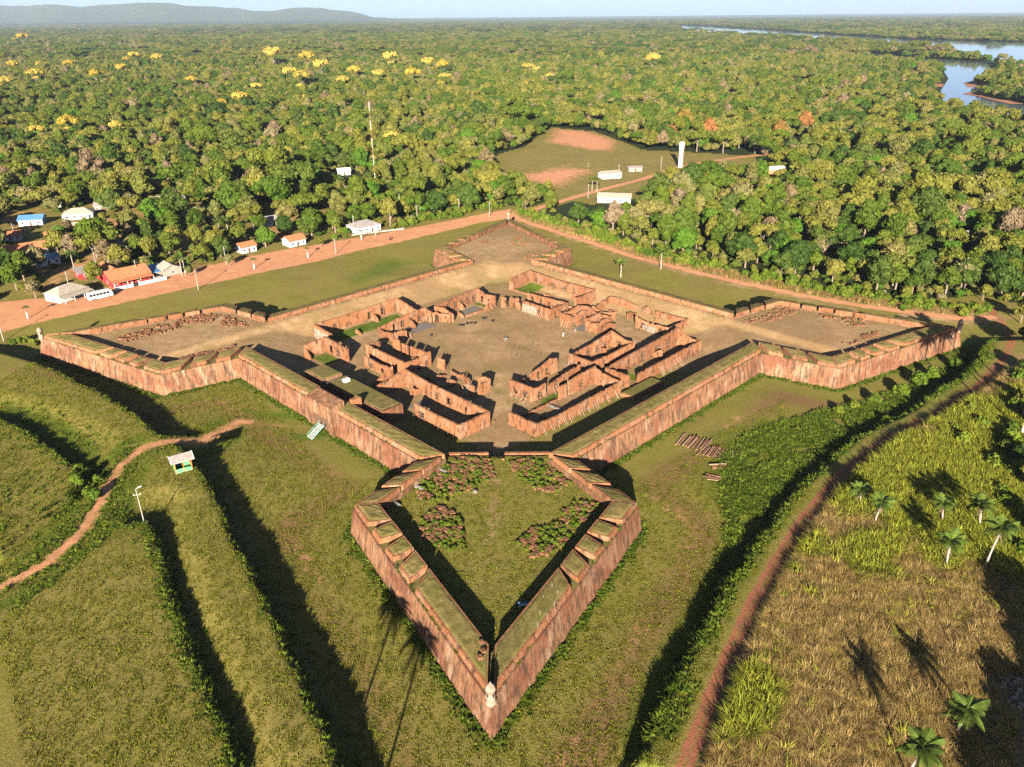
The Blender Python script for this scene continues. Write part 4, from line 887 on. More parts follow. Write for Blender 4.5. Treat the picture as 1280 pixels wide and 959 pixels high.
for i, (a, b, s) in enumerate(yl_px):
    x, y = un(a, b, 13); s *= 1.5 * (1 + max(0, (y - 700) / 2000))
    tree(x, y, 3, s, rs.uniform(0, 6), 'tall tree crowned with yellow blossom above the forest canopy', 'yellow blossoming trees', crown=YEL[i % 2], name='yellow_flowering_tree', z=1.0)
for a, b, s, lb in ((855, 156, 1.75, 'orange-leaved tall tree rising behind the white water tower'), (886, 166, 1.5, 'rust-leaved tree beside the row of tall green trees'), (1006, 158, 1.6, 'rusty orange tree in the wood right of the field road'), (975, 166, 1.4, 'half-bare orange tree beside the pale leafless trees'), (838, 170, 1.3, 'small orange tree leaning toward the white water tower')):
    x, y = un(a, b, 9); tree(x, y, 1, s, 0, lb, None, crown=ORA, name='orange_tree', z=1)
for a, b, s in ((872, 176, 1.25), (905, 178, 1.3), (925, 172, 1.2), (945, 178, 1.1)):
    x, y = un(a, b, 9); tree(x, y, 3, s, a, 'tall olive tree with bare trunk in the row behind the field', 'row of tall trees behind the field', z=1)
x, y = un(1277, 330, 6); tree(x, y, 4, .95, 0, 'pink blossoming tree at the bend of the fort track', None, crown=PNK, name='pink_flowering_tree', z=1)
for a, b, s, lb in ((181, 230, .95, 'bright green mango tree behind the grey-roofed long house'), (331, 298, 1.0, 'round bright green mango tree beside the village road'), (394, 272, .85, 'bright green mango tree set back from the road'), (488, 265, .9, 'round mango tree beside the white hip-roofed house'), (447, 262, .85, 'mango tree behind the white hip-roofed house'),
                    (842, 242, 1.15, 'broad bright green mango tree by the field road'), (868, 236, 1.0, 'second mango tree touching the broad one by the field road'), (912, 217, 1.15, 'wide green mango tree beside the white-roofed farmhouse'), (1112, 226, 1.1, 'bright mango tree standing over the red clearing'), (1178, 238, 1.25, 'largest mango tree at the edge of the red clearing'), (1095, 205, 1.0, 'mango tree behind the banana grove'), (1215, 190, 1., 'slim bright tree at the forest edge beyond the banana grove')):
    x, y = un(a, b, 5); tree(x, y, 6, s, a, lb, None, name='mango_tree', z=1)
for i, (a, b, s, k) in enumerate(((18, 352, 1.0, 0), (42, 362, .7, 5), (8, 330, .9, 2), (117, 345, .85, 0), (190, 310, .9, 2), (255, 318, .8, 0), (275, 312, .9, 2), (245, 300, 1.0, 0), (215, 300, .9, 7), (385, 288, .9, 2), (415, 280, .95, 0), (355, 285, .9, 2), (300, 295, .8, 0), (180, 325, .6, 4), (235, 335, .5, 4), (285, 322, .5, 5), (400, 300, .5, 4))):
    x, y = un(a, b, 4.5); tree(x, y, k, s, i, kindname[k] + ' shading the village yards above the dirt road', 'trees in the village yards', z=1)
x, y = un(1205, 345, 6); tree(x, y, 5, 1.15, 1, 'pale yellow-green tree leaning over the fort track bend', None)
for i, (a, b, s) in enumerate(((1262, 345, .9), (1279, 365, .95), (1278, 395, .7), (1284, 420, .7), (1296, 440, .8), (1285, 470, .55), (1275, 510, .5), (1290, 540, .75), (1262, 545, .4), (1278, 585, .6), (1290, 620, .7), (1300, 680, .8), (1255, 570, .4), (1248, 335, .8), (1230, 368, .55))):
    x, y = un(a, b, 3.5); tree(x, y, (0, 2, 7, 4)[i % 4], s, i, 'leafy tree at the wooded corner beyond the berm track bend', 'trees beyond the berm track bend')
x, y = un(657, 258, 2.5); tree(x, y, 5, .55, 1, 'pale round shrub tree where the road and the fort track meet', None, name='shrub_tree', sz=.5)

# ------------------------------------------------------------------ palms
def from_shadow(px, py, zg, h):
    x, y = un(px, py, zg); k = (h - zg) / math.tan(SUN_EL); return x - math.sin(SUN_AZ) * k, y - math.cos(SUN_AZ) * k
pl_ = [((1228, 716), 10.5, 'tall palm with hanging dead fronds in the tall grass'), ((1180, 718), 7.0, 'slim palm with a pale leaning trunk in the tall grass'), ((1090, 662), 6.5, 'palm at the edge of the green reeds beside the berm track'), ((1176, 662), 6.0, 'short palm half sunk in the green reeds'),
       ((1222, 668), 7.0, 'dark palm behind the tall palm with dead fronds'), ((1193, 925), 7.0, 'palm beside the pale rubble at the foot of the dry grass'), ((1128, 985), 8.5, 'wide-crowned palm below the dry grass slope'), ((1075, 640), 5.5, 'low palm in the shade beside the berm track')]
for i, ((a, b), h, lb) in enumerate(pl_):
    x, y = un(a, b, 2.8); palm(x, y, 2.6, h, i, lb, None, 1.0 if h > 6.9 else .85, lean=(.6, .5))
for i, (a, b, h) in enumerate(((527, 805, 16), (492, 768, 15.5))):
    x, y = from_shadow(a, b, 0, h); palm(x, y, 1, h, 30 + i, 'tall palm on the bank behind the viewpoint, its shadow falling across the ditch', 'palms behind the viewpoint', 1.3, 28)
fp = [((776, 344), 5.5, 'short palm in the lawn by the far-right curtain'), ((826, 336), 7.5, 'slender palm beside the fort track'), ((232, 256), 9, 'palm beside the grey-roofed long house'), ((222, 254), 8, 'palm beside the grey-roofed long house'), ((95, 345), 9.5, 'palm with a pale leaning trunk among village roofs'), ((228, 345), 8, 'palm beside the small pink house'), ((275, 295), 7, 'yellowish palm in the village gardens'), ((285, 290), 7, 'yellowish palm in the village gardens'), ((302, 268), 9, 'palm in the wood behind the gardens'), ((500, 262), 9, 'palm beside the village road mango tree'), ((740, 238), 7, 'dead-topped palm at the field corner'), ((746, 240), 7.5, 'dead-topped palm at the field corner'), ((1070, 282), 9, 'palm rising from the scrub wood'), ((480, 130 + 60), 9, 'palm rising from the wood behind the mast')]
for i, ((a, b), h, lb) in enumerate(fp):
    x, y = un(a, b, 1); palm(x, y, .8, h, 60 + i, lb, 'palms at the village edge' if lb.startswith(('palm beside the grey', 'yellowish', 'dead')) else None, .95, 13, True)
# young street palms with whitewashed trunks along the village road
for i, (a, b) in enumerate(((35, 398), (318, 336), (385, 322), (452, 300))):
    x, y = un(a, b, 1); t = empty('street_tree', (x, y, hz(x, y)), i, 'young yellow-green street tree with whitewashed trunk beside the village road', 'tree', 'street trees along the village road')
    MB().tube([(0, 0, -.3), (0, 0, 2.2)], .22, 7).build('painted_trunk', 'white', t); MB().tube([(0, 0, 2.2), (.1, 0, 4.2)], .16, 6).build('trunk', 'bark', t)
    for k in range(9):
        o = link('frond', FROND[k % 3], (), t); o.location = (.1, 0, 4.1); o.rotation_euler = (0, R(-25 + 6 * (k % 5)), k * 2.4); o.scale = (.42,) * 3
# banana clumps
BAN = blade_mesh('leaves', 5, 12, 4.2, .3, .75, 'leaf_bright', .5, .7)
ban = [(150, 345), (186, 340), (193, 335), (226, 322), (236, 330), (244, 325)] + [(1040 + 12 * (k % 8) + 5 * (k // 8), 250 - 7 * (k // 8) + (k % 3) * 2) for k in range(16)] + [(1000 + 13 * (k % 9), 198 + (k % 3) * 5) for k in range(9)]
for i, (a, b) in enumerate(ban):
    x, y = un(a, b, 1); lb, gr = ('banana plant in a village garden', 'banana plants in the village') if a < 300 else ('banana plant in the grove in the scrub wood', 'banana plants in the grove')
    t = empty('banana_plant', (x, y, .9), i, lb, 'plant', gr); link('leaves', BAN, (), t); MB().tube([(0, 0, -.2), (0, 0, 1.6)], .18, 6).build('stem', 'bark', t)
# shrubs: along the berm, in the old trench, beside the fort track
sh = [((1150, 470), 2.4), ((1128, 482), 2.0), ((1165, 462), 2.2), ((1195, 450), 2.0), ((1095, 492), 1.7), ((1070, 498), 1.4), ((1110, 520), 1.3), ((1050, 505), 1.3), ((1200, 560), 2.2), ((1225, 540), 2.0), ((1260, 560), 2.6), ((1240, 590), 2.2), ((1270, 600), 2.6), ((1265, 520), 2.4), ((1210, 520), 1.8), ((1190, 545), 1.5), ((1255, 640), 2.0), ((1272, 480), 2.2), ((1250, 625), 1.8), ((1275, 700), 2.0)]
sh += [((100 + 12 * (k % 3), 595 + 7 * k), 1.1 + .3 * (k % 2)) for k in range(6)] + [((15 + 9 * k, 430 - 2 * (k % 3)), 1.3) for k in range(4)]
for i, ((a, b), s) in enumerate(sh):
    z = 3 if a > 640 else (2.5 if b > 500 else .5); x, y = un(a, b, z)
    lb, gr = ('leafy green shrub on the bank between the ditch and the berm track', 'shrubs along the berm') if a > 640 and b < 530 and a < 1205 else (('light green shrub in the reeds beyond the berm track', 'shrubs beyond the berm track') if a > 640 else (('low shrub filling the old trench beside the footpath', 'shrubs in the trench') if b > 500 else ('bushy weeds at the foot of the bastion corner by the village road', 'bushes under the bastion corner')))
    t = empty('shrub', (x, y, hz(x, y)), i, lb, 'shrub', gr); t.scale = (s, s, s * .9); link('foliage', BUSH, (), t)
# scrub belt along the fort track and the village road
sc_ = []
for line, n, off in ((TRACK, 120, (5, 11)), (PX(ROAD_U, 1), 70, (4, 10))):
    ln = np.array(line); seg = np.linalg.norm(np.diff(ln, axis=0), axis=1); cum = np.r_[0, np.cumsum(seg)]
    for k in range(n):
        d = rs.uniform(0, cum[-1]); j = min(len(seg) - 1, np.searchsorted(cum, d) - 1); tt = (ln[j + 1] - ln[j]) / seg[j]; nn = np.array([-tt[1], tt[0]])
        q_ = ln[j] + tt * (d - cum[j]) + nn * rs.uniform(*off); sc_.append(q_)
sc_ = np.array(sc_); ok = np.ones(len(sc_), bool)
for hx, hy, r in HP.values(): ok &= np.hypot(sc_[:, 0] - hx, sc_[:, 1] - hy) > r
for c in CLEAR: ok &= sdf(c, sc_[:, 0], sc_[:, 1]) > 1
sc_ = sc_[ok]
P_ = []
for q_ in sc_:
    for _ in range(3): P_.append(q_ + rs.normal(size=2) * 1.6)
P_ = np.array(P_); zz = height(P_[:, :1], P_[:, 1:])[:, 0]; s = rs.uniform(.4, 1.9, (len(P_), 1)) ** 1.2
bush_proto = next(o for o in bpy.data.objects if o.data is BUSH)
scatter('scrub', np.c_[P_, zz], np.c_[s, s, s * .9], np.c_[np.zeros((len(P_), 2)), rs.uniform(0, 6.28, len(P_))], np.zeros(len(P_), int), [bush_proto], 'low scrub fringing the dirt road and fort track', 'scrub')

# ------------------------------------------------------------------ grasses
def field(poly, n, test=None):
    poly = np.array(poly); lo, hi = poly.min(0), poly.max(0); out = []
    while sum(map(len, out)) < n:
        c = rs.uniform(lo, hi, (n * 3, 2)); c = c[sdf(poly, c[:, 0], c[:, 1]) < 0]
        if test is not None: c = c[test(c)]
        out.append(c)
        if len(out) > 30: break
    return np.concatenate(out)[:n]
def grass_field(name, pts, protos, idx, smin, smax, label, cat, zs=1.0, tilt=.12):
    z = height(pts[:, :1], pts[:, 1:])[:, 0]; n = len(pts); s = rs.uniform(smin, smax, (n, 1))
    o = scatter(name, np.c_[pts, z], np.c_[s, s, s * zs * rs.uniform(.8, 1.2, (n, 1))], np.c_[rs.uniform(-tilt, tilt, (n, 2)), rs.uniform(0, 6.28, n)], idx, protos, label, cat); return o
REED = PX([(1262, 470), (1222, 500), (1180, 525), (1112, 562), (1058, 604), (1010, 664), (946, 774), (900, 880), (872, 985)], 3) + [(33, 58), (90, 50), un(1420, 800, 3), un(1420, 480, 3)]
vis = lambda c: (np.abs(c[:, 0]) < .75 * c[:, 1] + 12)
pr_ = field(REED, 46000, lambda c: vis(c) & (c[:, 1] > 60) & (pdist(BTRACK, c[:, 0], c[:, 1]) > 3.3) & (pdist(PX([(1280, 730), (1200, 800), (1130, 870), (1060, 959), (1030, 1010)], 3), c[:, 0], c[:, 1]) > .8))
GREEN = [PX(p, 3) for p in ([(1000, 660), (1060, 598), (1115, 556), (1185, 520), (1280, 480), (1300, 700), (1220, 720), (1150, 700), (1110, 640)], [(900, 870), (940, 845), (965, 880), (950, 930), (900, 930)], [(960, 730), (1010, 690), (1035, 700), (1000, 745)], [(1075, 690), (1110, 695), (1110, 725), (1080, 720)])]
gd = np.minimum.reduce([sdf(g, pr_[:, 0], pr_[:, 1]) for g in GREEN]) + (vnoise(pr_[:, 0], pr_[:, 1], 7) - .5) * 11
isg = (gd + rs.normal(size=len(gd)) * 1.2 < 0) | (rs.rand(len(gd)) < .012)
clear = sdf(PX([(1232, 852), (1268, 840), (1300, 885), (1250, 905)], 3), pr_[:, 0], pr_[:, 1]) > 0
pr_, isg = pr_[clear], isg[clear]
tgG = [blade_mesh('grass_clump', 1, 26, 2.3, .45, .14, 'grass_green', .45, .6), blade_mesh('grass_clump', 2, 22, 2.0, .5, .13, 'grass_green', .55, .8)]
tgD = [blade_mesh('grass_clump', 3, 40, 1.7, .6, .06, 'grass_dry', .5, .6), blade_mesh('grass_clump', 4, 36, 1.4, .65, .06, 'grass_dry', .7, .9)]
def protos(host, meshes, base):
    out = []
    for k, me in enumerate(meshes):
        o = link(me.name.split('.')[0], me, (), host); o.location = (base[0] + k * .9, base[1], hz(base[0] + k * .9, base[1])); o['kind'] = 'stuff'; out.append(o)
    return out
def grass_obj(name, pts, meshes, smin, smax, label, cat, zs=1.0):
    o = grass_field(name, pts, [], rs.randint(0, len(meshes), len(pts)), smin, smax, label, cat, zs)
    pr = protos(o, meshes, pts[0]); g = o.modifiers[0].node_group; jn = next(n for n in g.nodes if n.type == 'JOIN_GEOMETRY')
    for p in reversed(pr):
        oi = g.nodes.new('GeometryNodeObjectInfo'); oi.transform_space = 'ORIGINAL'; oi.inputs['Object'].default_value = p; oi.inputs['As Instance'].default_value = True
        g.links.new(oi.outputs['Geometry'], jn.inputs[0])
    return o
grass_obj('tall_green_grass', pr_[isg], tgG, .7, 1.25, 'tall yellow-green reeds on the slope beyond the berm track', 'grass')
grass_obj('dry_grass', pr_[~isg], tgD, .6, 1.25, 'tall dry straw-brown grass on the slope beyond the berm track', 'grass')
tn = np.array(TRACK); vg = []
for _ in range(2600):
    j = rs.randint(len(tn) - 1); d_ = tn[j + 1] - tn[j]; nn = np.array([-d_[1], d_[0]]) / np.linalg.norm(d_); vg.append(tn[j] + d_ * rs.rand() + nn * rs.uniform(2.6, 7.5))
grass_obj('verge_grass', np.array(vg), tgD, .6, 1.1, 'pale dry grass verge between the fort track and the wood', 'grass')
# weeds of the banks
wd = [blade_mesh('weed_clump', 6, 16, .55, .35, .16, 'weed', .6, .6), blade_mesh('weed_clump', 7, 14, .42, .4, .18, 'weed', .8, .8)]
BK = PX([(760, 959), (820, 850), (875, 745), (900, 650), (890, 560), (960, 520), (1040, 500), (1150, 470), (1210, 430), (1250, 420), (1255, 445), (1215, 482), (1165, 512), (1100, 545), (1042, 590), (995, 645), (955, 705), (925, 760), (895, 830), (850, 950)], 2)
bk = field(BK, 10000, lambda c: (rs.rand(len(c)) < ss(0, -7, sdf(BK, c[:, 0], c[:, 1]))) & (pdist(BTRACK, c[:, 0], c[:, 1]) > 2) & (sdf(TRACE, c[:, 0], c[:, 1]) > 1) & (vnoise(c[:, 0], c[:, 1], 4) > .25))
grass_obj('bank_weeds', bk, wd, .7, 1.6, 'lush green weeds on the bank below the berm track', 'weeds')
# weeds at wall feet, in the trenches and along the ditch edges
ef = []
for i in range(NP):
    a, b = TRACE[i], TRACE[(i + 1) % NP]
    if (a[1] + b[1]) / 2 > 235: continue
    n = int(np.linalg.norm(b - a) * 4.5); t_ = rs.rand(n, 1); nv = np.array([(b - a)[1], -(b - a)[0]]) / np.linalg.norm(b - a); ef.append(a + (b - a) * t_ + nv * np.abs(rs.normal(size=(n, 1))) * .9 + nv * .15)
def along(line, n, sd):
    ln = np.array(line); seg = np.linalg.norm(np.diff(ln, axis=0), axis=1); j = rs.choice(len(seg), n, p=seg / seg.sum()); return ln[j] + (ln[j + 1] - ln[j]) * rs.rand(n, 1) + rs.normal(size=(n, 2)) * sd
ef += [along(LEFT[2:13], 700, .8), along(T1[8:] + T1[:1], 500, 1.2), along(HL[1:9], 500, .8), along(HU[:7], 500, .9), along(PATH[:7], 700, 2.2), field(T2, 500)]
ef = np.concatenate(ef); ef = ef[(pdist(PATH, ef[:, 0], ef[:, 1]) > 1.2)]
grass_obj('edge_weeds', ef, wd, .5, 1.2, 'weeds along the foot of the fort walls and trench edges', 'weeds')
ww = []
for i in range(NP):
    a, b = inset(TRACE, 1.35)[i], inset(TRACE, 1.35)[(i + 1) % NP]
    if (a[1] + b[1]) / 2 > 235: continue
    n = int(np.linalg.norm(b - a) * 1.1); ww.append(a + (b - a) * np.sort(rs.rand(n, 1) ** .8, 0) + rs.normal(size=(n, 2)) * .12)
ww = np.concatenate(ww); ww = ww[vnoise(ww[:, 0], ww[:, 1], 6) > .42]
wo_ = grass_obj('wall_weeds', ww, wd, .35, .9, 'small plants rooted along the ledge of the fort walls', 'weeds')
me_ = wo_.data; cc_ = np.zeros(len(ww) * 3, np.float32); me_.vertices.foreach_get('co', cc_); cc_[2::3] = 6.1; me_.vertices.foreach_set('co', cc_)
# mown grass tufts on the lawns near the viewpoint
tf = [blade_mesh('tuft', 8, 9, .26, .22, .07, 'grass_short', .7, .6), blade_mesh('tuft', 9, 8, .2, .24, .08, 'grass_short', .9, .6)]
LAWN = [(-130, 62), (40, 62), (60, 120), (75, 190), (30, 150), (-40, 150), (-75, 200), (-140, 220), (-150, 150), (-100, 100)]
lw = field(LAWN, 42000, lambda c: vis(c) & (sdf(TRACE, c[:, 0], c[:, 1]) > .5) & (pdist(PATH, c[:, 0], c[:, 1]) > 1.5) & (sdf(REED, c[:, 0], c[:, 1]) > 0) & (pdist(BTRACK, c[:, 0], c[:, 1]) > 1.8) & (rs.rand(len(c)) < .35 + .9 * vnoise(c[:, 0], c[:, 1], 3.2)))
lw2 = field(list(inset(TRACE, 6)[[1, 2, 3]]) + [(12, 152), (-19, 152)], 5000)
grass_obj('lawn_grass', np.concatenate([lw, lw2]), tf, .6, 1.4, 'short mown grass tufts covering the ditch and glacis lawns', 'grass')

# ------------------------------------------------------------------ stone lines and weeds laid out in the bastions
def stones_mesh(seed, pts, zf, smin, smax):
    rr = random.Random(seed); mb = MB()
    for x, y in pts:
        s = rr.uniform(smin, smax); a = rr.uniform(0, 3.14); mb.box((x, y, zf(x, y) + s * .3), (s * rr.uniform(.8, 1.7), s * rr.uniform(.6, 1.0), s * rr.uniform(.5, .95)), a)
    return mb
beds = [([(515, 605), (545, 585), (575, 572), (615, 575), (618, 598), (590, 612), (560, 630), (530, 632)], 4.7, 210, 'heap of red stones and weeds beside the left flank of the near bastion', 'stone'),
        ([(520, 655), (548, 633), (575, 645), (580, 670), (585, 690), (560, 695), (530, 672)], 4.7, 130, 'heap of red stones and weeds below the left face embrasures', 'stone'),
        ([(635, 580), (660, 572), (690, 585), (715, 605), (690, 618), (655, 608)], 4.7, 130, 'heap of red stones and weeds beside the right flank of the near bastion', 'stone'),
        ([(700, 640), (720, 628), (748, 630), (742, 650), (715, 660), (702, 652)], 4.7, 55, 'small stone heap under the right shoulder of the near bastion', 'stone'),
        ([(645, 680), (665, 662), (700, 655), (715, 668), (700, 690), (665, 698)], 4.7, 120, 'stacked red stones and weeds inside the right face of the near bastion', 'stone'),
        ([(140, 425), (200, 410), (260, 396), (300, 402), (312, 412), (285, 412), (230, 412), (195, 425), (160, 432)], 4.7, 230, 'long field of dark stones across the bastion by the village road', 'stone'),
        ([(205, 452), (260, 440), (295, 428), (292, 436), (240, 450), (215, 456)], 4.7, 90, 'row of stones along the gate-side parapet of the bastion by the village', 'stone'),
        ([(930, 405), (965, 395), (975, 402), (940, 412)], 4.7, 40, 'patch of stones at the neck of the right bastion', 'stone'),
        ([(965, 392), (985, 388), (998, 396), (975, 400)], 4.7, 30, 'weedy stone patch near the far shoulder of the right bastion', 'stone'),
        ([(1018, 392), (1035, 390), (1048, 402), (1030, 402)], 4.7, 35, 'weedy stone patch in the middle of the right bastion', 'stone'),
        ([(1052, 402), (1075, 400), (1082, 412), (1058, 412)], 4.7, 35, 'weedy stone patch toward the tip of the right bastion', 'stone'),
        ([(1050, 432), (1090, 420), (1110, 414), (1112, 418), (1085, 428), (1060, 436)], 4.7, 30, 'line of stones along the riverward parapet of the right bastion', 'stone'),
        ([(635, 300), (655, 296), (665, 304), (645, 310)], 5.6, 40, 'weedy stone patch in the far bastion', 'stone'),
        ([(600, 302), (618, 300), (618, 304), (602, 306)], 5.6, 18, 'short row of stones in the far bastion', 'stone'),
        ([(652, 322), (670, 314), (690, 310), (688, 316), (660, 326)], 5.6, 28, 'stones along the flank of the far bastion', 'stone')]
for i, (poly, zt, n, lb, mt) in enumerate(beds):
    pp = PX(poly, zt); pts = field(pp, int(n * 1.9), lambda c: vnoise(c[:, 0] * 1.0, c[:, 1], 3.0) > .46); hh = height(pts[:, :1], pts[:, 1:])[:, 0]; zmap = {tuple(a): b for a, b in zip(map(tuple, pts), hh)}
    o = stones_mesh(i, [tuple(a) for a in pts], lambda x, y: zmap[(x, y)], .28, .72 if i < 5 else .75).build('stone_heap', 'stone' if i < 5 else 'stone', None); tag(o, lb, 'stones', None, 'stuff')
    wp = field(pp, int(n * 1.1)); zz = height(wp[:, :1], wp[:, 1:])[:, 0]; s = rs.uniform(.2, .5, (len(wp), 1)) * (1 if i < 5 else .6)
    if i < 5 or 'weedy' in lb: scatter('heap_weeds', np.c_[wp, zz], np.c_[s, s, s * .8], np.c_[np.zeros((len(wp), 2)), rs.uniform(0, 6.28, len(wp))], np.zeros(len(wp), int), [bush_proto], 'green weeds growing through the ' + lb.replace(' and weeds', '').replace('weedy ', ''), 'weeds')

ls = []
for b_ in [o for o in bpy.data.objects if o.name.startswith('ruined_building')]:
    for w_o in b_.children:
        if not w_o.name.startswith(('wall', 'cross_wall', 'pier')): continue
        vs_ = w_o.data.vertices; n_v = len(vs_)
        for _ in range(max(3, n_v // 26)):
            c_ = vs_[rs.randint(n_v)].co; ls.append((c_.x + FC[0] + rs.normal() * .9, c_.y + FC[1] + rs.normal() * .9))
ls = np.array(ls); hh = height(ls[:, :1], ls[:, 1:])[:, 0]; zmap = {tuple(a): b for a, b in zip(map(tuple, ls), hh)}
tag(stones_mesh(77, [tuple(a) for a in ls], lambda x, y: zmap[(x, y)], .15, .5).build('loose_bricks', 'stone', None), 'fallen bricks and rubble scattered along the feet of the ruined walls', 'rubble', None, 'stuff')

# ------------------------------------------------------------------ village houses
RD = R(44.25)
def roof_mesh(w_, d_, h, over, kind, z):
    mb = MB(); x, y = w_ / 2 + over, d_ / 2 + over; th = .14
    if kind == 'gable':
        for s in (-1, 1): mb.add([(-x, s * y, z), (x, s * y, z), (x, 0, z + h), (-x, 0, z + h), (-x, s * y, z - th), (x, s * y, z - th), (x, 0, z + h - th), (-x, 0, z + h - th)], [(0, 1, 2, 3), (7, 6, 5, 4), (0, 4, 5, 1), (1, 5, 6, 2), (3, 7, 4, 0)])
    elif kind == 'hip':
        r = max(.3, x - y * .9); mb.add([(-x, -y, z), (x, -y, z), (x, y, z), (-x, y, z), (-r, 0, z + h), (r, 0, z + h)], [(0, 1, 5, 4), (1, 2, 5), (2, 3, 4, 5), (3, 0, 4), (3, 2, 1, 0)])
    else: mb.add([(-x, -y, z), (x, -y, z), (x, y, z + h), (-x, y, z + h), (-x, -y, z - th), (x, -y, z - th), (x, y, z + h - th), (-x, y, z + h - th)], [(0, 1, 2, 3), (7, 6, 5, 4), (0, 4, 5, 1), (1, 5, 6, 2), (2, 6, 7, 3), (3, 7, 4, 0)])
    return mb
def house(key, label, w_, d_, wh, rh, rot, wallm, roofm, kind='gable', nwin=3, verandah=0, name='house', loc=None, over=.5, vroof=None):
    x, y = (HP[key][:2] if loc is None else loc); t = empty(name, (x, y, 1.0 if y > 262 else hz(x, y)), rot, label, 'house')
    wb = MB().box((0, 0, wh / 2 - .2), (w_, d_, wh + .4))
    if kind == 'gable':
        for s in (-1, 1): wb.add([(s * w_ / 2, -d_ / 2, wh), (s * w_ / 2, d_ / 2, wh), (s * w_ / 2, 0, wh + rh * d_ / (d_ + 2 * over))], [(0, 1, 2)])
    wb.build('wall', wallm, t)
    rf = roof_mesh(w_, d_, rh, over, kind, wh + .02).build('roof', roofm, t)
    if kind == 'gable': MB().tube([(-w_ / 2 - over, 0, wh + rh + .06), (w_ / 2 + over, 0, wh + rh + .06)], .12, 5).build('ridge', roofm, rf)
    for k in range(nwin):
        xx = -w_ / 2 + w_ * (k + .5) / nwin; dr = k == nwin // 2
        f = MB().box((xx, -d_ / 2 - .02, 1.0 if dr else 1.45), (1.0 if dr else 1.2, .1, 2.0 if dr else 1.0)).build('door' if dr else 'window', 'timber' if dr else 'white', t)
        if not dr: MB().box((xx, -d_ / 2 - .06, 1.45), (.95, .06, .78)).build('pane', 'dark_window', f)
    for s in (-1, 1):
        f = MB().box((s * (w_ / 2 + .02), 0, 1.45), (.1, 1.1, 1.0)).build('window', 'white', t); MB().box((s * (w_ / 2 + .06), 0, 1.45), (.06, .85, .78)).build('pane', 'dark_window', f)
    if verandah:
        v = MB().add([(-w_ / 2 - .3, -d_ / 2 - .05, wh - .15), (w_ / 2 + .3, -d_ / 2 - .05, wh - .15), (w_ / 2 + .3, -d_ / 2 - verandah, wh - .75), (-w_ / 2 - .3, -d_ / 2 - verandah, wh - .75)], [(3, 2, 1, 0)]).build('verandah_roof', vroof or roofm, t)
        for k in range(4): MB().box((-w_ / 2 + w_ * k / 3, -d_ / 2 - verandah + .25, (wh - .8) / 2), (.16, .16, wh - .8)).build('post', 'white', t)
    return t
house('V1', 'white house with grey hip roof beside the village road', 13, 10, 2.9, 2.3, RD, 'white', 'grey_roof', 'hip', 4)
house('V2', 'small white house with terracotta roof beside the round mango tree', 8, 7, 2.8, 1.8, RD, 'white', 'tile', 'gable', 3)
house('V3', 'white cottage with a rusty red patched roof on the village road', 7, 6, 2.7, 1.5, RD, 'white', 'tile', 'gable', 3)
house('V4', 'long house under a wide grey sheet roof in the trees', 17, 10, 3, 2.2, R(35), 'white', 'grey_roof', 'gable', 5, 2.5)
house('V5', 'red-walled house with broad orange tile roof on the village road', 15, 9, 3.2, 2.6, RD, 'red_wall', 'tile', 'gable', 5, 3.2)
x, y = HP['V5'][:2]; ux, uy = math.cos(RD), math.sin(RD); nx, ny = -uy, ux
house(None, 'older house with dark orange roof right behind the red-walled house', 12, 8, 3.2, 2.4, RD + R(90), 'red_wall', 'tile', 'gable', 3, loc=(x + nx * 10 - ux * 3, y + ny * 10 - uy * 3))
house(None, 'blue-roofed annex beside the red-walled house', 6, 9, 2.6, .5, RD, 'plaster', 'blue_roof', 'shed', 2, loc=(x + ux * 11.4 + nx * 1, y + uy * 11.4 + ny * 1))
fw = empty('front_wall', (x - nx * 8.6, y - ny * 8.6, 1), RD, 'low white garden wall with a gate before the red-walled house', 'wall')
for a, b in ((-8, -1.2), (1.2, 12)): MB().box(((a + b) / 2, 0, .6), (b - a, .22, 1.5)).build('wall', 'white', fw)
for a in (-1.2, 1.2): MB().box((a, 0, 1), (.35, .35, 2.3)).build('gate_post', 'white', fw)
MB().box((0, .02, .8), (2.0, .06, 1.5)).build('gate', 'dark', fw)
house('V6', 'small pink-roofed house with grey gable beside the banana plants', 7, 7, 2.7, 1.9, RD + R(90), 'plaster', 'khaki_roof', 'gable', 3, 2, vroof='tile')
house('V7', 'house with sagging khaki sheet roof and open verandah beside the parked bus', 12, 8, 2.9, 2.3, RD + R(20), 'white', 'khaki_roof', 'hip', 3, 3.2)
house('V8', 'long house with orange tile roof and pale verandah deep in the village', 16, 9, 2.9, 2.2, R(30), 'white', 'tile', 'gable', 4, 3, vroof='grey_roof')
house('V9', 'white house with bright blue sheet roof', 11, 8, 3, 1.6, R(14), 'white', 'blue_roof', 'gable', 3)
house('V10', 'white house with stacked grey and white roofs behind a low yard wall', 14, 9, 3, 2.2, R(20), 'white', 'khaki_roof', 'hip', 4, 2.2, vroof='white')
house('V11', 'lone white-roofed hut in the wood beside the radio mast', 8, 6, 2.8, 1.3, R(20), 'white', 'white', 'gable', 3)
house('V12', 'low grey-roofed shed with a pink wall behind the parked bus', 9, 6, 2.6, 1.0, RD, 'red_wall', 'grey_roof', 'shed', 2)
house('W1', 'white field shed with a pale sheet roof and open front', 13, 7, 3, 1.2, R(18), 'white', 'khaki_roof', 'gable', 5)
house('W2', 'small open shelter with grey roof beside the white field shed', 9, 5, 2.4, .8, R(8), 'plaster', 'grey_roof', 'gable', 3)
house('W3', 'long white house with pale patched roof beside the field road', 18, 8, 2.8, 1.8, R(-12), 'white', 'khaki_roof', 'gable', 5)
house('W4', 'white-roofed farmhouse with terracotta wall half hidden by mango trees', 15, 8, 2.8, 1.2, R(8), 'tile', 'white', 'gable', 4)
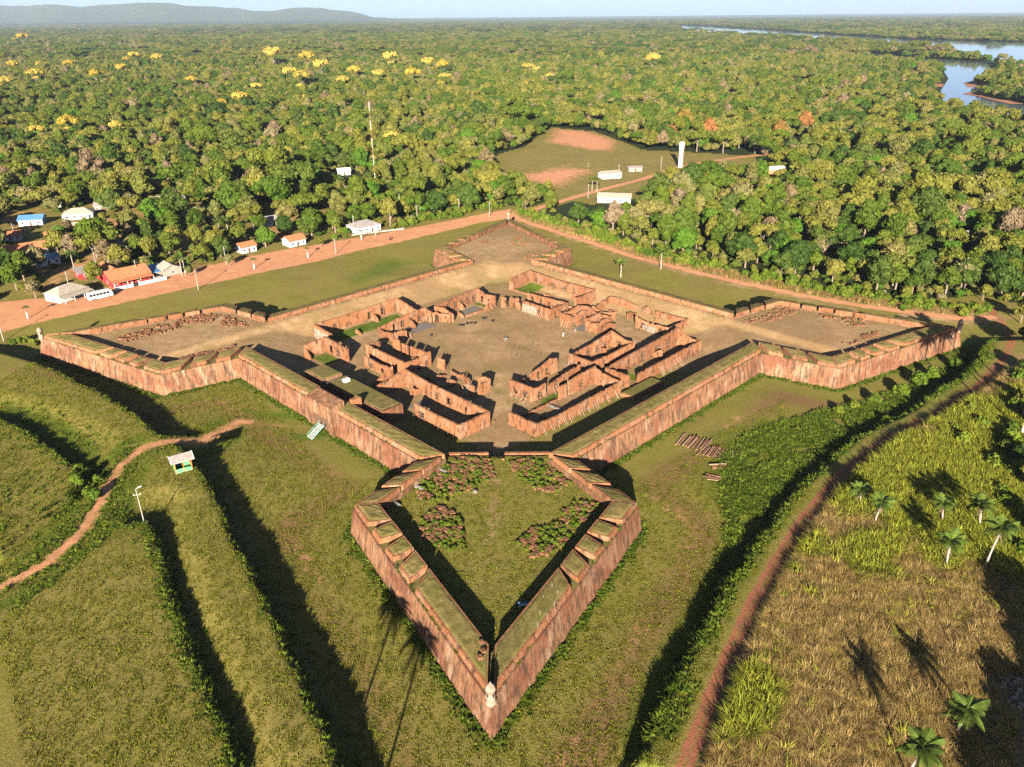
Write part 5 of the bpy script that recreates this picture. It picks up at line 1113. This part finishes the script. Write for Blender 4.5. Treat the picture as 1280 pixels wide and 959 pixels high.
house('W5', 'grey-roofed hut in the wood by the red clearing', 7, 5, 2.5, 1.0, R(-30), 'plaster', 'grey_roof', 'gable', 2)
for a, b, w_, d_, rz, wm, rm, kd, lb in ((15, 300, 9, 7, 25, 'white', 'tile', 'gable', 'white cottage with tile roof behind the long orange-roofed house'), (70, 300, 8, 6, 30, 'plaster', 'tile', 'gable', 'small tiled hut beside the blue water tanks'), (130, 262, 8, 6, 15, 'plaster', 'grey_roof', 'gable', 'grey hut behind the stacked-roof house'), (68, 258, 8, 6, 20, 'white', 'khaki_roof', 'gable', 'khaki-roofed hut between the blue roof and the stacked roofs'),
                                          (150, 312, 8, 6, 44, 'plaster', 'grey_roof', 'shed', 'grey lean-to behind the dark orange roof'), (255, 300, 7, 6, 40, 'plaster', 'tile', 'gable', 'tiled hut hidden in the gardens above the road'), (12, 345, 9, 7, 44, 'plaster', 'grey_roof', 'gable', 'grey-roofed house in the shade left of the khaki verandah house'), (340, 280, 8, 6, 40, 'white', 'grey_roof', 'gable', 'grey-roofed white hut behind the round mango tree'), (60, 330, 9, 6, 40, 'white', 'blue_roof', 'shed', 'pale house with a strip of blue roof below the long orange roof')):
    house(None, lb, w_, d_, 2.7, 1.5 if kd == 'gable' else .7, R(rz), wm, rm, kd, 3, loc=un(a, b, 1))
# yard walls in the village
for i, (a, b, lb) in enumerate((((0, 300), (32, 291), 'whitewashed yard wall before the blue-roofed house'), ((88, 283), (128, 277), 'pale brick yard wall before the stacked-roof house'), ((440, 295), (505, 287), 'low white kerb wall before the hip-roofed house'))):
    p0, p1 = un(*a, 1), un(*b, 1); L = math.hypot(p1[0] - p0[0], p1[1] - p0[1]); an = math.atan2(p1[1] - p0[1], p1[0] - p0[0])
    t = empty('yard_wall', (*p0, 1), an, lb, 'wall'); hgt = 1.5 if i < 2 else .6; MB().box((L / 2, 0, hgt / 2), (L, .2, hgt)).build('wall', 'plaster', t); MB().box((L / 2, 0, hgt + .05), (L + .1, .3, .1)).build('coping', 'white', t)
# water tanks, water tower, mast
for i, (a, b) in enumerate(((93, 296), (108, 292))):
    x, y = un(a, b, 2.5); t = empty('water_tank', (x, y, 1), 0, 'blue plastic water tank on a stand among the village roofs', 'tank', 'blue water tanks')
    MB().box((0, 0, 1.2), (1.6, 1.6, 2.4)).build('stand', 'timber', t); MB().lathe([(.9, 2.4), (1.0, 3.5), (.9, 3.7)], n=12).build('tank', 'blue', t, True); MB().lathe([(.92, 3.7), (.5, 3.95), (.1, 4.0)], n=12).build('lid', 'blue', t, True)
x, y = un(850, 209, 1); t = empty('water_tower', (x, y, 1), 0, 'tall white water tower column beside the field road', 'tower')
MB().lathe([(1.5, -.5), (1.4, 11.5), (1.4, 12.3)], n=16).build('shaft', 'white', t, True); MB().lathe([(1.7, 12.2), (1.75, 16.2)], n=16).build('tank', 'white', t, True); MB().lathe([(1.8, 16.2), (1.0, 16.7), (.1, 16.8)], n=16).build('lid', 'white', t, True)
MB().tube([(1.75, -.9, 0), (1.95, -.9, 16)], .09, 4).build('ladder', 'steel', t)
x, y = un(470, 238, 1); t = empty('radio_mast', (x, y, 1), .4, 'slender red and white guyed radio mast above the wood', 'mast')
for k in range(10):
    z0 = k * 5.0; mb = MB(); c = [(.2 * math.cos(a), .2 * math.sin(a)) for a in (0, 2.094, 4.189)]
    for (cx_, cy_) in c: mb.tube([(cx_, cy_, z0), (cx_, cy_, z0 + 5)], .03, 4)
    for j in range(5):
        for q_ in range(3): a_, b_ = c[q_], c[(q_ + 1) % 3]; mb.tube([(*a_, z0 + j), (*b_, z0 + j + 1)], .02, 3, cap=False)
    mb.build('mast_section', 'white' if k % 2 else 'steel', t)
# utility poles
poles = [((4, 424), 8, 'white pole'), ((283, 331), 8, 0), ((248, 362), 8, 0), ((173, 350), 8, 0), ((88, 365), 8, 0), ((232, 345), 8, 0), ((443, 293), 9, 0), ((420, 318), 7, 0), ((574, 268), 8, 0), ((612, 271), 8, 0), ((394, 292), 7, 0), ((773, 224), 9, 0), ((826, 213), 9, 0), ((735, 248), 8, 0), ((470, 296), 7, 0), ((20, 300), 8, 0)]
for i, ((a, b), h, _) in enumerate(poles):
    x, y = un(a, b, 1); t = empty('utility_pole', (x, y, hz(x, y)), RD, 'slim pale utility pole beside the village road' if a < 640 else 'slim pale utility pole beside the field road', 'pole', 'utility poles along the village road' if a < 640 else 'utility poles along the field road')
    MB().tube([(0, 0, -.5), (0, 0, h)], [.17, .11], 7).build('shaft', 'concrete', t); MB().box((0, 0, h - .5), (.12, 1.6, .12)).build('crossarm', 'concrete', t)
    MB().tube([(0, 0, h - 1.2), (1.3, 0, h - .9)], .05, 4).build('lamp_arm', 'concrete', t)
# pole with cross arms at the covered way
x, y = un(180, 652, 5.1); t = empty('lamp_pole', (x, y, hz(x, y)), .3, 'white concrete pole with a crossarm on the grassy mound beside the footpath', 'pole')
MB().tube([(0, 0, -.5), (0, 0, 8.3)], [.12, .08], 8).build('shaft', 'concrete', t); MB().box((0, 0, 6.9), (1.4, .09, .1)).build('crossarm', 'concrete', t); MB().box((0, 0, .15), (1.2, 1.0, .5)).build('base', 'concrete', t)
MB().tube([(0, 0, 8.2), (.6, .2, 8.5)], .06, 5).build('lamp_arm', 'white', t); MB().box((.8, .27, 8.5), (.5, .2, .14), .3).build('lamp', 'white', t)
MB().tube([(-.6, 0, 6.98), (-.6, 0, 7.2)], .06, 6).build('insulator', 'white', t); MB().tube([(.6, 0, 6.98), (.6, 0, 7.2)], .06, 6).build('insulator', 'white', t)
# kiosk
x, y = un(229, 586, 4.2); zk = hz(x, y); t = empty('ticket_kiosk', (x, y, zk), R(33), 'small green kiosk with orange posts and grey gable roof beside the ditch', 'kiosk')
kb = MB()
for s in (-1, 1): kb.box((s * 1.75, 0, .45), (.12, 2.6, 1.1)); kb.box((0, s * 1.35, .45), (3.6, .12, 1.1))
kb.build('low_wall', 'green_paint', t); MB().box((0, 0, -.05), (3.7, 2.9, .3)).build('floor', 'concrete', t)
for sx in (-1, 0, 1):
    for sy in (-1, 1): MB().box((sx * 1.72, sy * 1.33, 1.5), (.17, .17, 3.0)).build('post', 'orange_paint', t)
MB().box((-1.73, .2, 1.9), (.1, 2.4, 1.9)).build('side_panel', 'green_paint', t)
roof_mesh(4.0, 3.2, 1.0, .45, 'gable', 2.95).build('roof', 'grey_roof', t)
for s in (-1, 1): MB().tube([(s * 2.45, -2.05, 2.96), (s * 2.45, 0, 3.98), (s * 2.45, 2.05, 2.96)], .07, 4).build('bargeboard', 'white', t)
# bus
x, y = un(126, 373, 1); t = empty('parked_bus', (x, y, 1.0), RD, 'white minibus with dark windows parked on the village road', 'bus')
bd = MB(); L_, W_, H_ = 8.6, 2.4, 2.6
prof = [(-L_ / 2, .45), (L_ / 2 - .15, .45), (L_ / 2, .9), (L_ / 2 - .05, 1.5), (L_ / 2 - .55, 2.75), (L_ / 2 - .9, 2.9), (-L_ / 2 + .25, 2.9), (-L_ / 2, 2.65)]
n = len(prof); bd.add([(px_, -W_ / 2, z) for px_, z in prof] + [(px_, W_ / 2, z) for px_, z in prof], [tuple(range(n)), tuple(reversed(range(n, 2 * n)))] + [(i, n + i, n + (i + 1) % n, (i + 1) % n) for i in range(n)])
bd.build('body', 'white', t)
for s in (-1, 1):
    for k in range(6): MB().box((-3.5 + k * 1.22, s * 1.21, 2.05), (1.05, .06, .85)).build('side_window', 'dark_window', t)
    for xx in (-2.6, 2.7):
        wl = MB().tube([(xx, s * .95, .45), (xx, s * 1.23, .45)], .46, 14).build('wheel', 'tyre', t); MB().tube([(xx, s * 1.22, .45), (xx, s * 1.26, .45)], .24, 10).build('hub', 'concrete', wl)
    MB().box((4.28, s * .85, .85), (.1, .4, .22)).build('headlight', 'plaster', t); MB().box((0, s * 1.215, 1.2), (8.0, .03, .12)).build('stripe', 'blue', t)
MB().add([(4.27, -1.1, 1.55), (4.27, 1.1, 1.55), (3.84, 1.05, 2.6), (3.84, -1.05, 2.6)], [(0, 1, 2, 3)]).build('windscreen', 'dark_window', t)
# motorcycle with rider on the road
def person(x, y, z, rz, label, top, bottom, h=1.72, ride=False):
    me = bpy.data.meshes.new('person')
    if not ride: pts = [(0, 0, .95), (0, 0, 1.2), (0, 0, 1.42), (0, 0, 1.52), (0, .02, 1.66), (.1, 0, .9), (.12, .02, .5), (.12, 0, .06), (.12, .14, .02), (-.1, 0, .9), (-.13, -.04, .5), (-.12, -.06, .06), (-.12, .08, .02), (.19, 0, 1.4), (.26, -.02, 1.12), (.25, .08, .88), (-.19, 0, 1.4), (-.26, .02, 1.12), (-.24, .1, .88)]
    else: pts = [(0, 0, .85), (0, .06, 1.1), (0, .14, 1.32), (0, .18, 1.44), (0, .22, 1.58), (.12, .05, .82), (.2, .42, .72), (.2, .3, .3), (.2, .44, .26), (-.12, .05, .82), (-.2, .42, .72), (-.2, .3, .3), (-.2, .44, .26), (.19, .14, 1.3), (.27, .32, 1.08), (.26, .58, 1.05), (-.19, .14, 1.3), (-.27, .32, 1.08), (-.26, .58, 1.05)]
    ed = [(0, 1), (1, 2), (2, 3), (3, 4), (0, 5), (5, 6), (6, 7), (7, 8), (0, 9), (9, 10), (10, 11), (11, 12), (2, 13), (13, 14), (14, 15), (2, 16), (16, 17), (17, 18)]
    rad = [.15, .15, .15, .07, .11, .1, .075, .05, .045, .1, .075, .05, .045, .07, .05, .035, .07, .05, .035]
    me.from_pydata(pts, [], []); me.edges.add(0); me.from_pydata; me.clear_geometry(); me.from_pydata(pts, ed, [])
    o = bpy.data.objects.new('person', me); COL.objects.link(o); o.location = (x, y, z); o.rotation_euler = (0, 0, rz)
    m = o.modifiers.new('skin', 'SKIN'); sv = me.skin_vertices
    if not sv:
        bm = bmesh.new(); bm.from_mesh(me); bm.verts.layers.skin.verify(); bm.to_mesh(me); bm.free(); sv = me.skin_vertices
    for k, r in enumerate(rad): sv[0].data[k].radius = (r, r); sv[0].data[k].use_root = k == 0
    o.modifiers.new('sub', 'SUBSURF').levels = 1; me.materials.append(M[bottom])
    tag(o, label, 'person')
    sh_ = MB().lathe([(.17, .93), (.19, 1.1), (.22, 1.3), (.2, 1.42), (.08, 1.5)], n=10) if not ride else MB().lathe([(.18, .8), (.2, 1.05), (.22, 1.22), (.1, 1.4)], (0, .1, 0), 10)
    sh_.build('shirt', top, o, True); hy = .02 if not ride else .22; hzz = 1.64 if not ride else 1.56
    MB().lathe([(.06, -.12), (.115, -.02), (.115, .06), (.07, .13), (.01, .15)], (0, hy, hzz), 10).build('hair', 'dark', o, True); MB().box((0, hy + .1, hzz - .05), (.12, .05, .12)).build('face', 'skin', o)
    return o
x, y = un(488, 300, 1); zr = hz(x, y); t = empty('motorcycle', (x, y, zr), RD - R(90), 'dark motorcycle riding along the red dirt road', 'motorcycle')
for yy in (-.62, .65):
    wl = MB(); 
    for k in range(16): a = 6.283 * k / 16; b = 6.283 * (k + 1) / 16; wl.tube([(0, yy + .27 * math.cos(a), .3 + .27 * math.sin(a)), (0, yy + .27 * math.cos(b), .3 + .27 * math.sin(b))], .06, 5)
    wl.build('wheel', 'tyre', t)
MB().tube([(0, -.3, .62), (0, .1, .72), (0, .35, .78)], [.14, .18, .12], 7).build('fuel_tank', 'red_wall', t); MB().box((0, -.3, .74), (.26, .7, .1)).build('seat', 'dark', t); MB().box((0, .05, .42), (.26, .4, .34)).build('engine', 'dark', t)
MB().tube([(0, .65, .3), (0, .5, .95)], .045, 5).build('fork', 'concrete', t); MB().tube([(-.35, .48, 1.0), (.35, .48, 1.0)], .03, 5).build('handlebar', 'dark', t)
person(x, y, zr - .02, RD - R(90), 'person in dark clothes seated on the motorcycle', 'cloth_dark', 'cloth_dark', ride=True)
for a, b, lb, tp, bt in ((704, 421, 'person in dark top and white trousers standing in the courtyard', 'cloth_dark', 'white'), (719, 415, 'person in dark top walking beside the shored ruin', 'cloth_dark', 'plaster')):
    x, y = un(a, b, 1.8); person(x, y, hz(x, y), 2.5, lb, tp, bt)
# courtyard blocks, sign table, posts
for i, (a, b) in enumerate(((575, 407), (579, 407), (584, 405), (589, 404.5), (594, 404.5), (604, 399), (607, 398.5), (616, 402), (539, 420))):
    x, y = un(a, b, 1.8); tag(MB().box((x, y, hz(x, y) + .22), (.9, .55, .6), i).build('stone_block', 'dark', None), 'dark stone block lying in the open courtyard', 'stone', 'dark blocks in the courtyard')
x, y = un(632, 427, 1.8); t = empty('sign_table', (x, y, hz(x, y)), .3, 'small pale slanted sign table in the middle of the courtyard', 'sign'); MB().box((0, 0, 1.0), (1.5, .9, .1)).build('board', 'concrete', t); MB().tube([(0, 0, -.2), (0, 0, 1)], .09, 5).build('leg', 'concrete', t)
for i in range(14):
    x, y = un(636 + 6 * (i % 7) + 3 * (i // 7), 432 + 2.2 * (i % 5) + 7 * (i // 7), 1.8); tag(MB().tube([(x, y, 1.6), (x + .05, y, 2.75)], .07, 5).build('wooden_stake', 'timber', None), 'short wooden stake set in rows in the courtyard grass', 'stake', 'stakes in the courtyard')
# bench, posts and blocks standing in for dark holes at the near bastion tip
x, y = un(655, 758, 4.8); t = empty('white_bench', (x, y, 4.7), R(12), 'white and blue bench in the shade inside the near bastion', 'bench'); MB().box((0, 0, .45), (1.9, .45, .07)).build('seat', 'white', t); MB().box((0, .22, .75), (1.9, .06, .4)).build('backrest', 'blue_roof', t)
for s in (-.8, .8): MB().box((s, 0, .2), (.08, .4, .45)).build('leg', 'white', t)
for i, (a, b) in enumerate(((675, 768), (679, 748), (690, 734), (697, 742), (693, 757), (684, 772), (672, 782))):
    x, y = un(a, b, 7.3); tag(MB().tube([(x, y, 6.9), (x, y, 8.1)], .03, 5).build('white_post', 'concrete', None), 'thin white post on the right parapet of the near bastion', 'post', 'posts on the near bastion parapet')
for i, (a, b) in enumerate(((602, 803), (604, 814), (600, 822))):  # blocks added where the parapet has dark holes
    x, y = un(a, b, 7.5); tag(MB().box((x, y, 7.52), (.7, .8, .5), .5).build('capstone', 'stone', None), 'dark block standing in for a hole on the left parapet behind the near sentry box', 'stone', 'hole stand-ins at the near sentry box')
# pale slabs below the left flank embrasures
for i, (a, b) in enumerate(((553, 590), (524, 611), (494, 631))):
    x, y = un(a, b, 4.8); t = empty('stone_slab', (x, y, hz(x, y)), R(-40), 'pale stone slab lying under the left flank embrasures', 'slab', 'slabs under the left flank'); MB().box((0, 0, .25), (2.6, .8, .4)).build('slab', 'pale_stone', t); MB().box((.2, 0, .52), (1.6, .6, .14)).build('top_slab', 'pale_stone', t)
for i, (a, b) in enumerate(((594, 615), (731, 630))):
    x, y = un(a, b, 4.8); tag(MB().lathe([(.4, 0), (.6, .25), (.5, .6), (.15, .75)], (x, y, 4.55), 8).build('boulder', 'stone_grey', None), ('pale upright stone beside the left stone heap' if i == 0 else 'round pale boulder at the right shoulder of the near bastion'), 'boulder')
# timber and tile piles in the ditch
pr2 = random.Random(5)
def pile(a, b, n, L, wd, mats, label, rz):
    x, y = un(a, b, .3); t = empty('timber_pile', (x, y, hz(x, y)), rz, label, 'timber pile')
    for k in range(n):
        yy = -wd / 2 + wd * (k + .5) / n + pr2.uniform(-.15, .15); z = .12 + pr2.uniform(0, .35); l = L * pr2.uniform(.7, 1.1); o_ = pr2.uniform(-.4, .4); q_ = pr2.uniform(-.12, .12)
        MB().tube([(o_ - l / 2, yy - q_, z), (o_ + l / 2, yy + q_, z + pr2.uniform(-.05, .1))], pr2.uniform(.10, .17), 6).build('log', mats[k % len(mats)], t)
pile(868, 553, 18, 6.2, 7.6, ('stone', 'pale_timber', 'timber', 'steel'), 'largest stack of weathered logs lying in the ditch grass', R(58))
pile(892, 566, 15, 5.4, 6.6, ('steel', 'stone', 'pale_timber'), 'stack of reddish logs beside the largest log stack', R(58))
pile(921, 570, 7, 2.6, 2.6, ('pale_timber', 'timber', 'stone'), 'small pale log pile half hidden in the ditch weeds', R(70))
pile(898, 584, 8, 4.0, 2.2, ('pale_timber', 'stone', 'timber'), 'low row of pale logs in front of the log stacks', R(5))
pile(890, 598, 9, 3.2, 2.4, ('pale_timber', 'timber', 'stone'), 'scattered heap of splintered logs nearest the bare ditch path', R(-20))
# pale rubble at the lower right
pp = PX([(1225, 850), (1262, 835), (1300, 880), (1280, 930), (1240, 900)], 2.8); pts = field(pp, 130); hh = height(pts[:, :1], pts[:, 1:])[:, 0]; zmap = {tuple(a): b for a, b in zip(map(tuple, pts), hh)}
tag(stones_mesh(99, [tuple(a) for a in pts], lambda x, y: zmap[(x, y)], .2, .75).build('rubble_heap', 'pale_stone', None), 'pale grey rubble heap beside the palms at the slope foot', 'rubble', None, 'stuff')
# trees behind and beside the viewpoint that shade the slope
for i, (a, b, h) in enumerate(((1168, 424, 20), (1182, 430, 19.5), (1160, 436, 20.5), (1190, 420, 19))):
    x, y = from_shadow(a, b, 3.5, h); palm(x, y, 3, h, 90 + i, 'very tall palm on the river slope, its shadow falling on the bastion wall', 'tall palms on the river slope', 1.5, 26)
for i, (a, b, zg, h) in enumerate(((1240, 850, 3, 14), (1275, 800, 3, 14), (1215, 935, 3, 14), (1278, 880, 3, 14), (1262, 735, 3, 13))):
    x, y = from_shadow(a, b, zg, h); tree(x, y, (2, 0, 7)[i % 3], 1.3, i, 'broad green tree on the river slope beside the reeds', 'trees on the river slope')
# ------------------------------------------------------------------ haze
t = NT('haze_air'); t.t.nodes.remove(t.b); pv = t.n('ShaderNodeVolumePrincipled'); pv.inputs['Density'].default_value = 3.4e-5; pv.inputs['Color'].default_value = (.62, .80, 1.0, 1); pv.inputs['Anisotropy'].default_value = 0.0
t.l(pv.outputs[0], t.t.nodes['Material Output'].inputs['Volume']); M['haze'] = t.m
hzb = MB().box((0, 12500, 299), (44000, 27000, 602)).build('haze', 'haze', None); tag(hzb, 'thin blue haze lying over the distant forest and hills', 'haze', None, 'stuff')
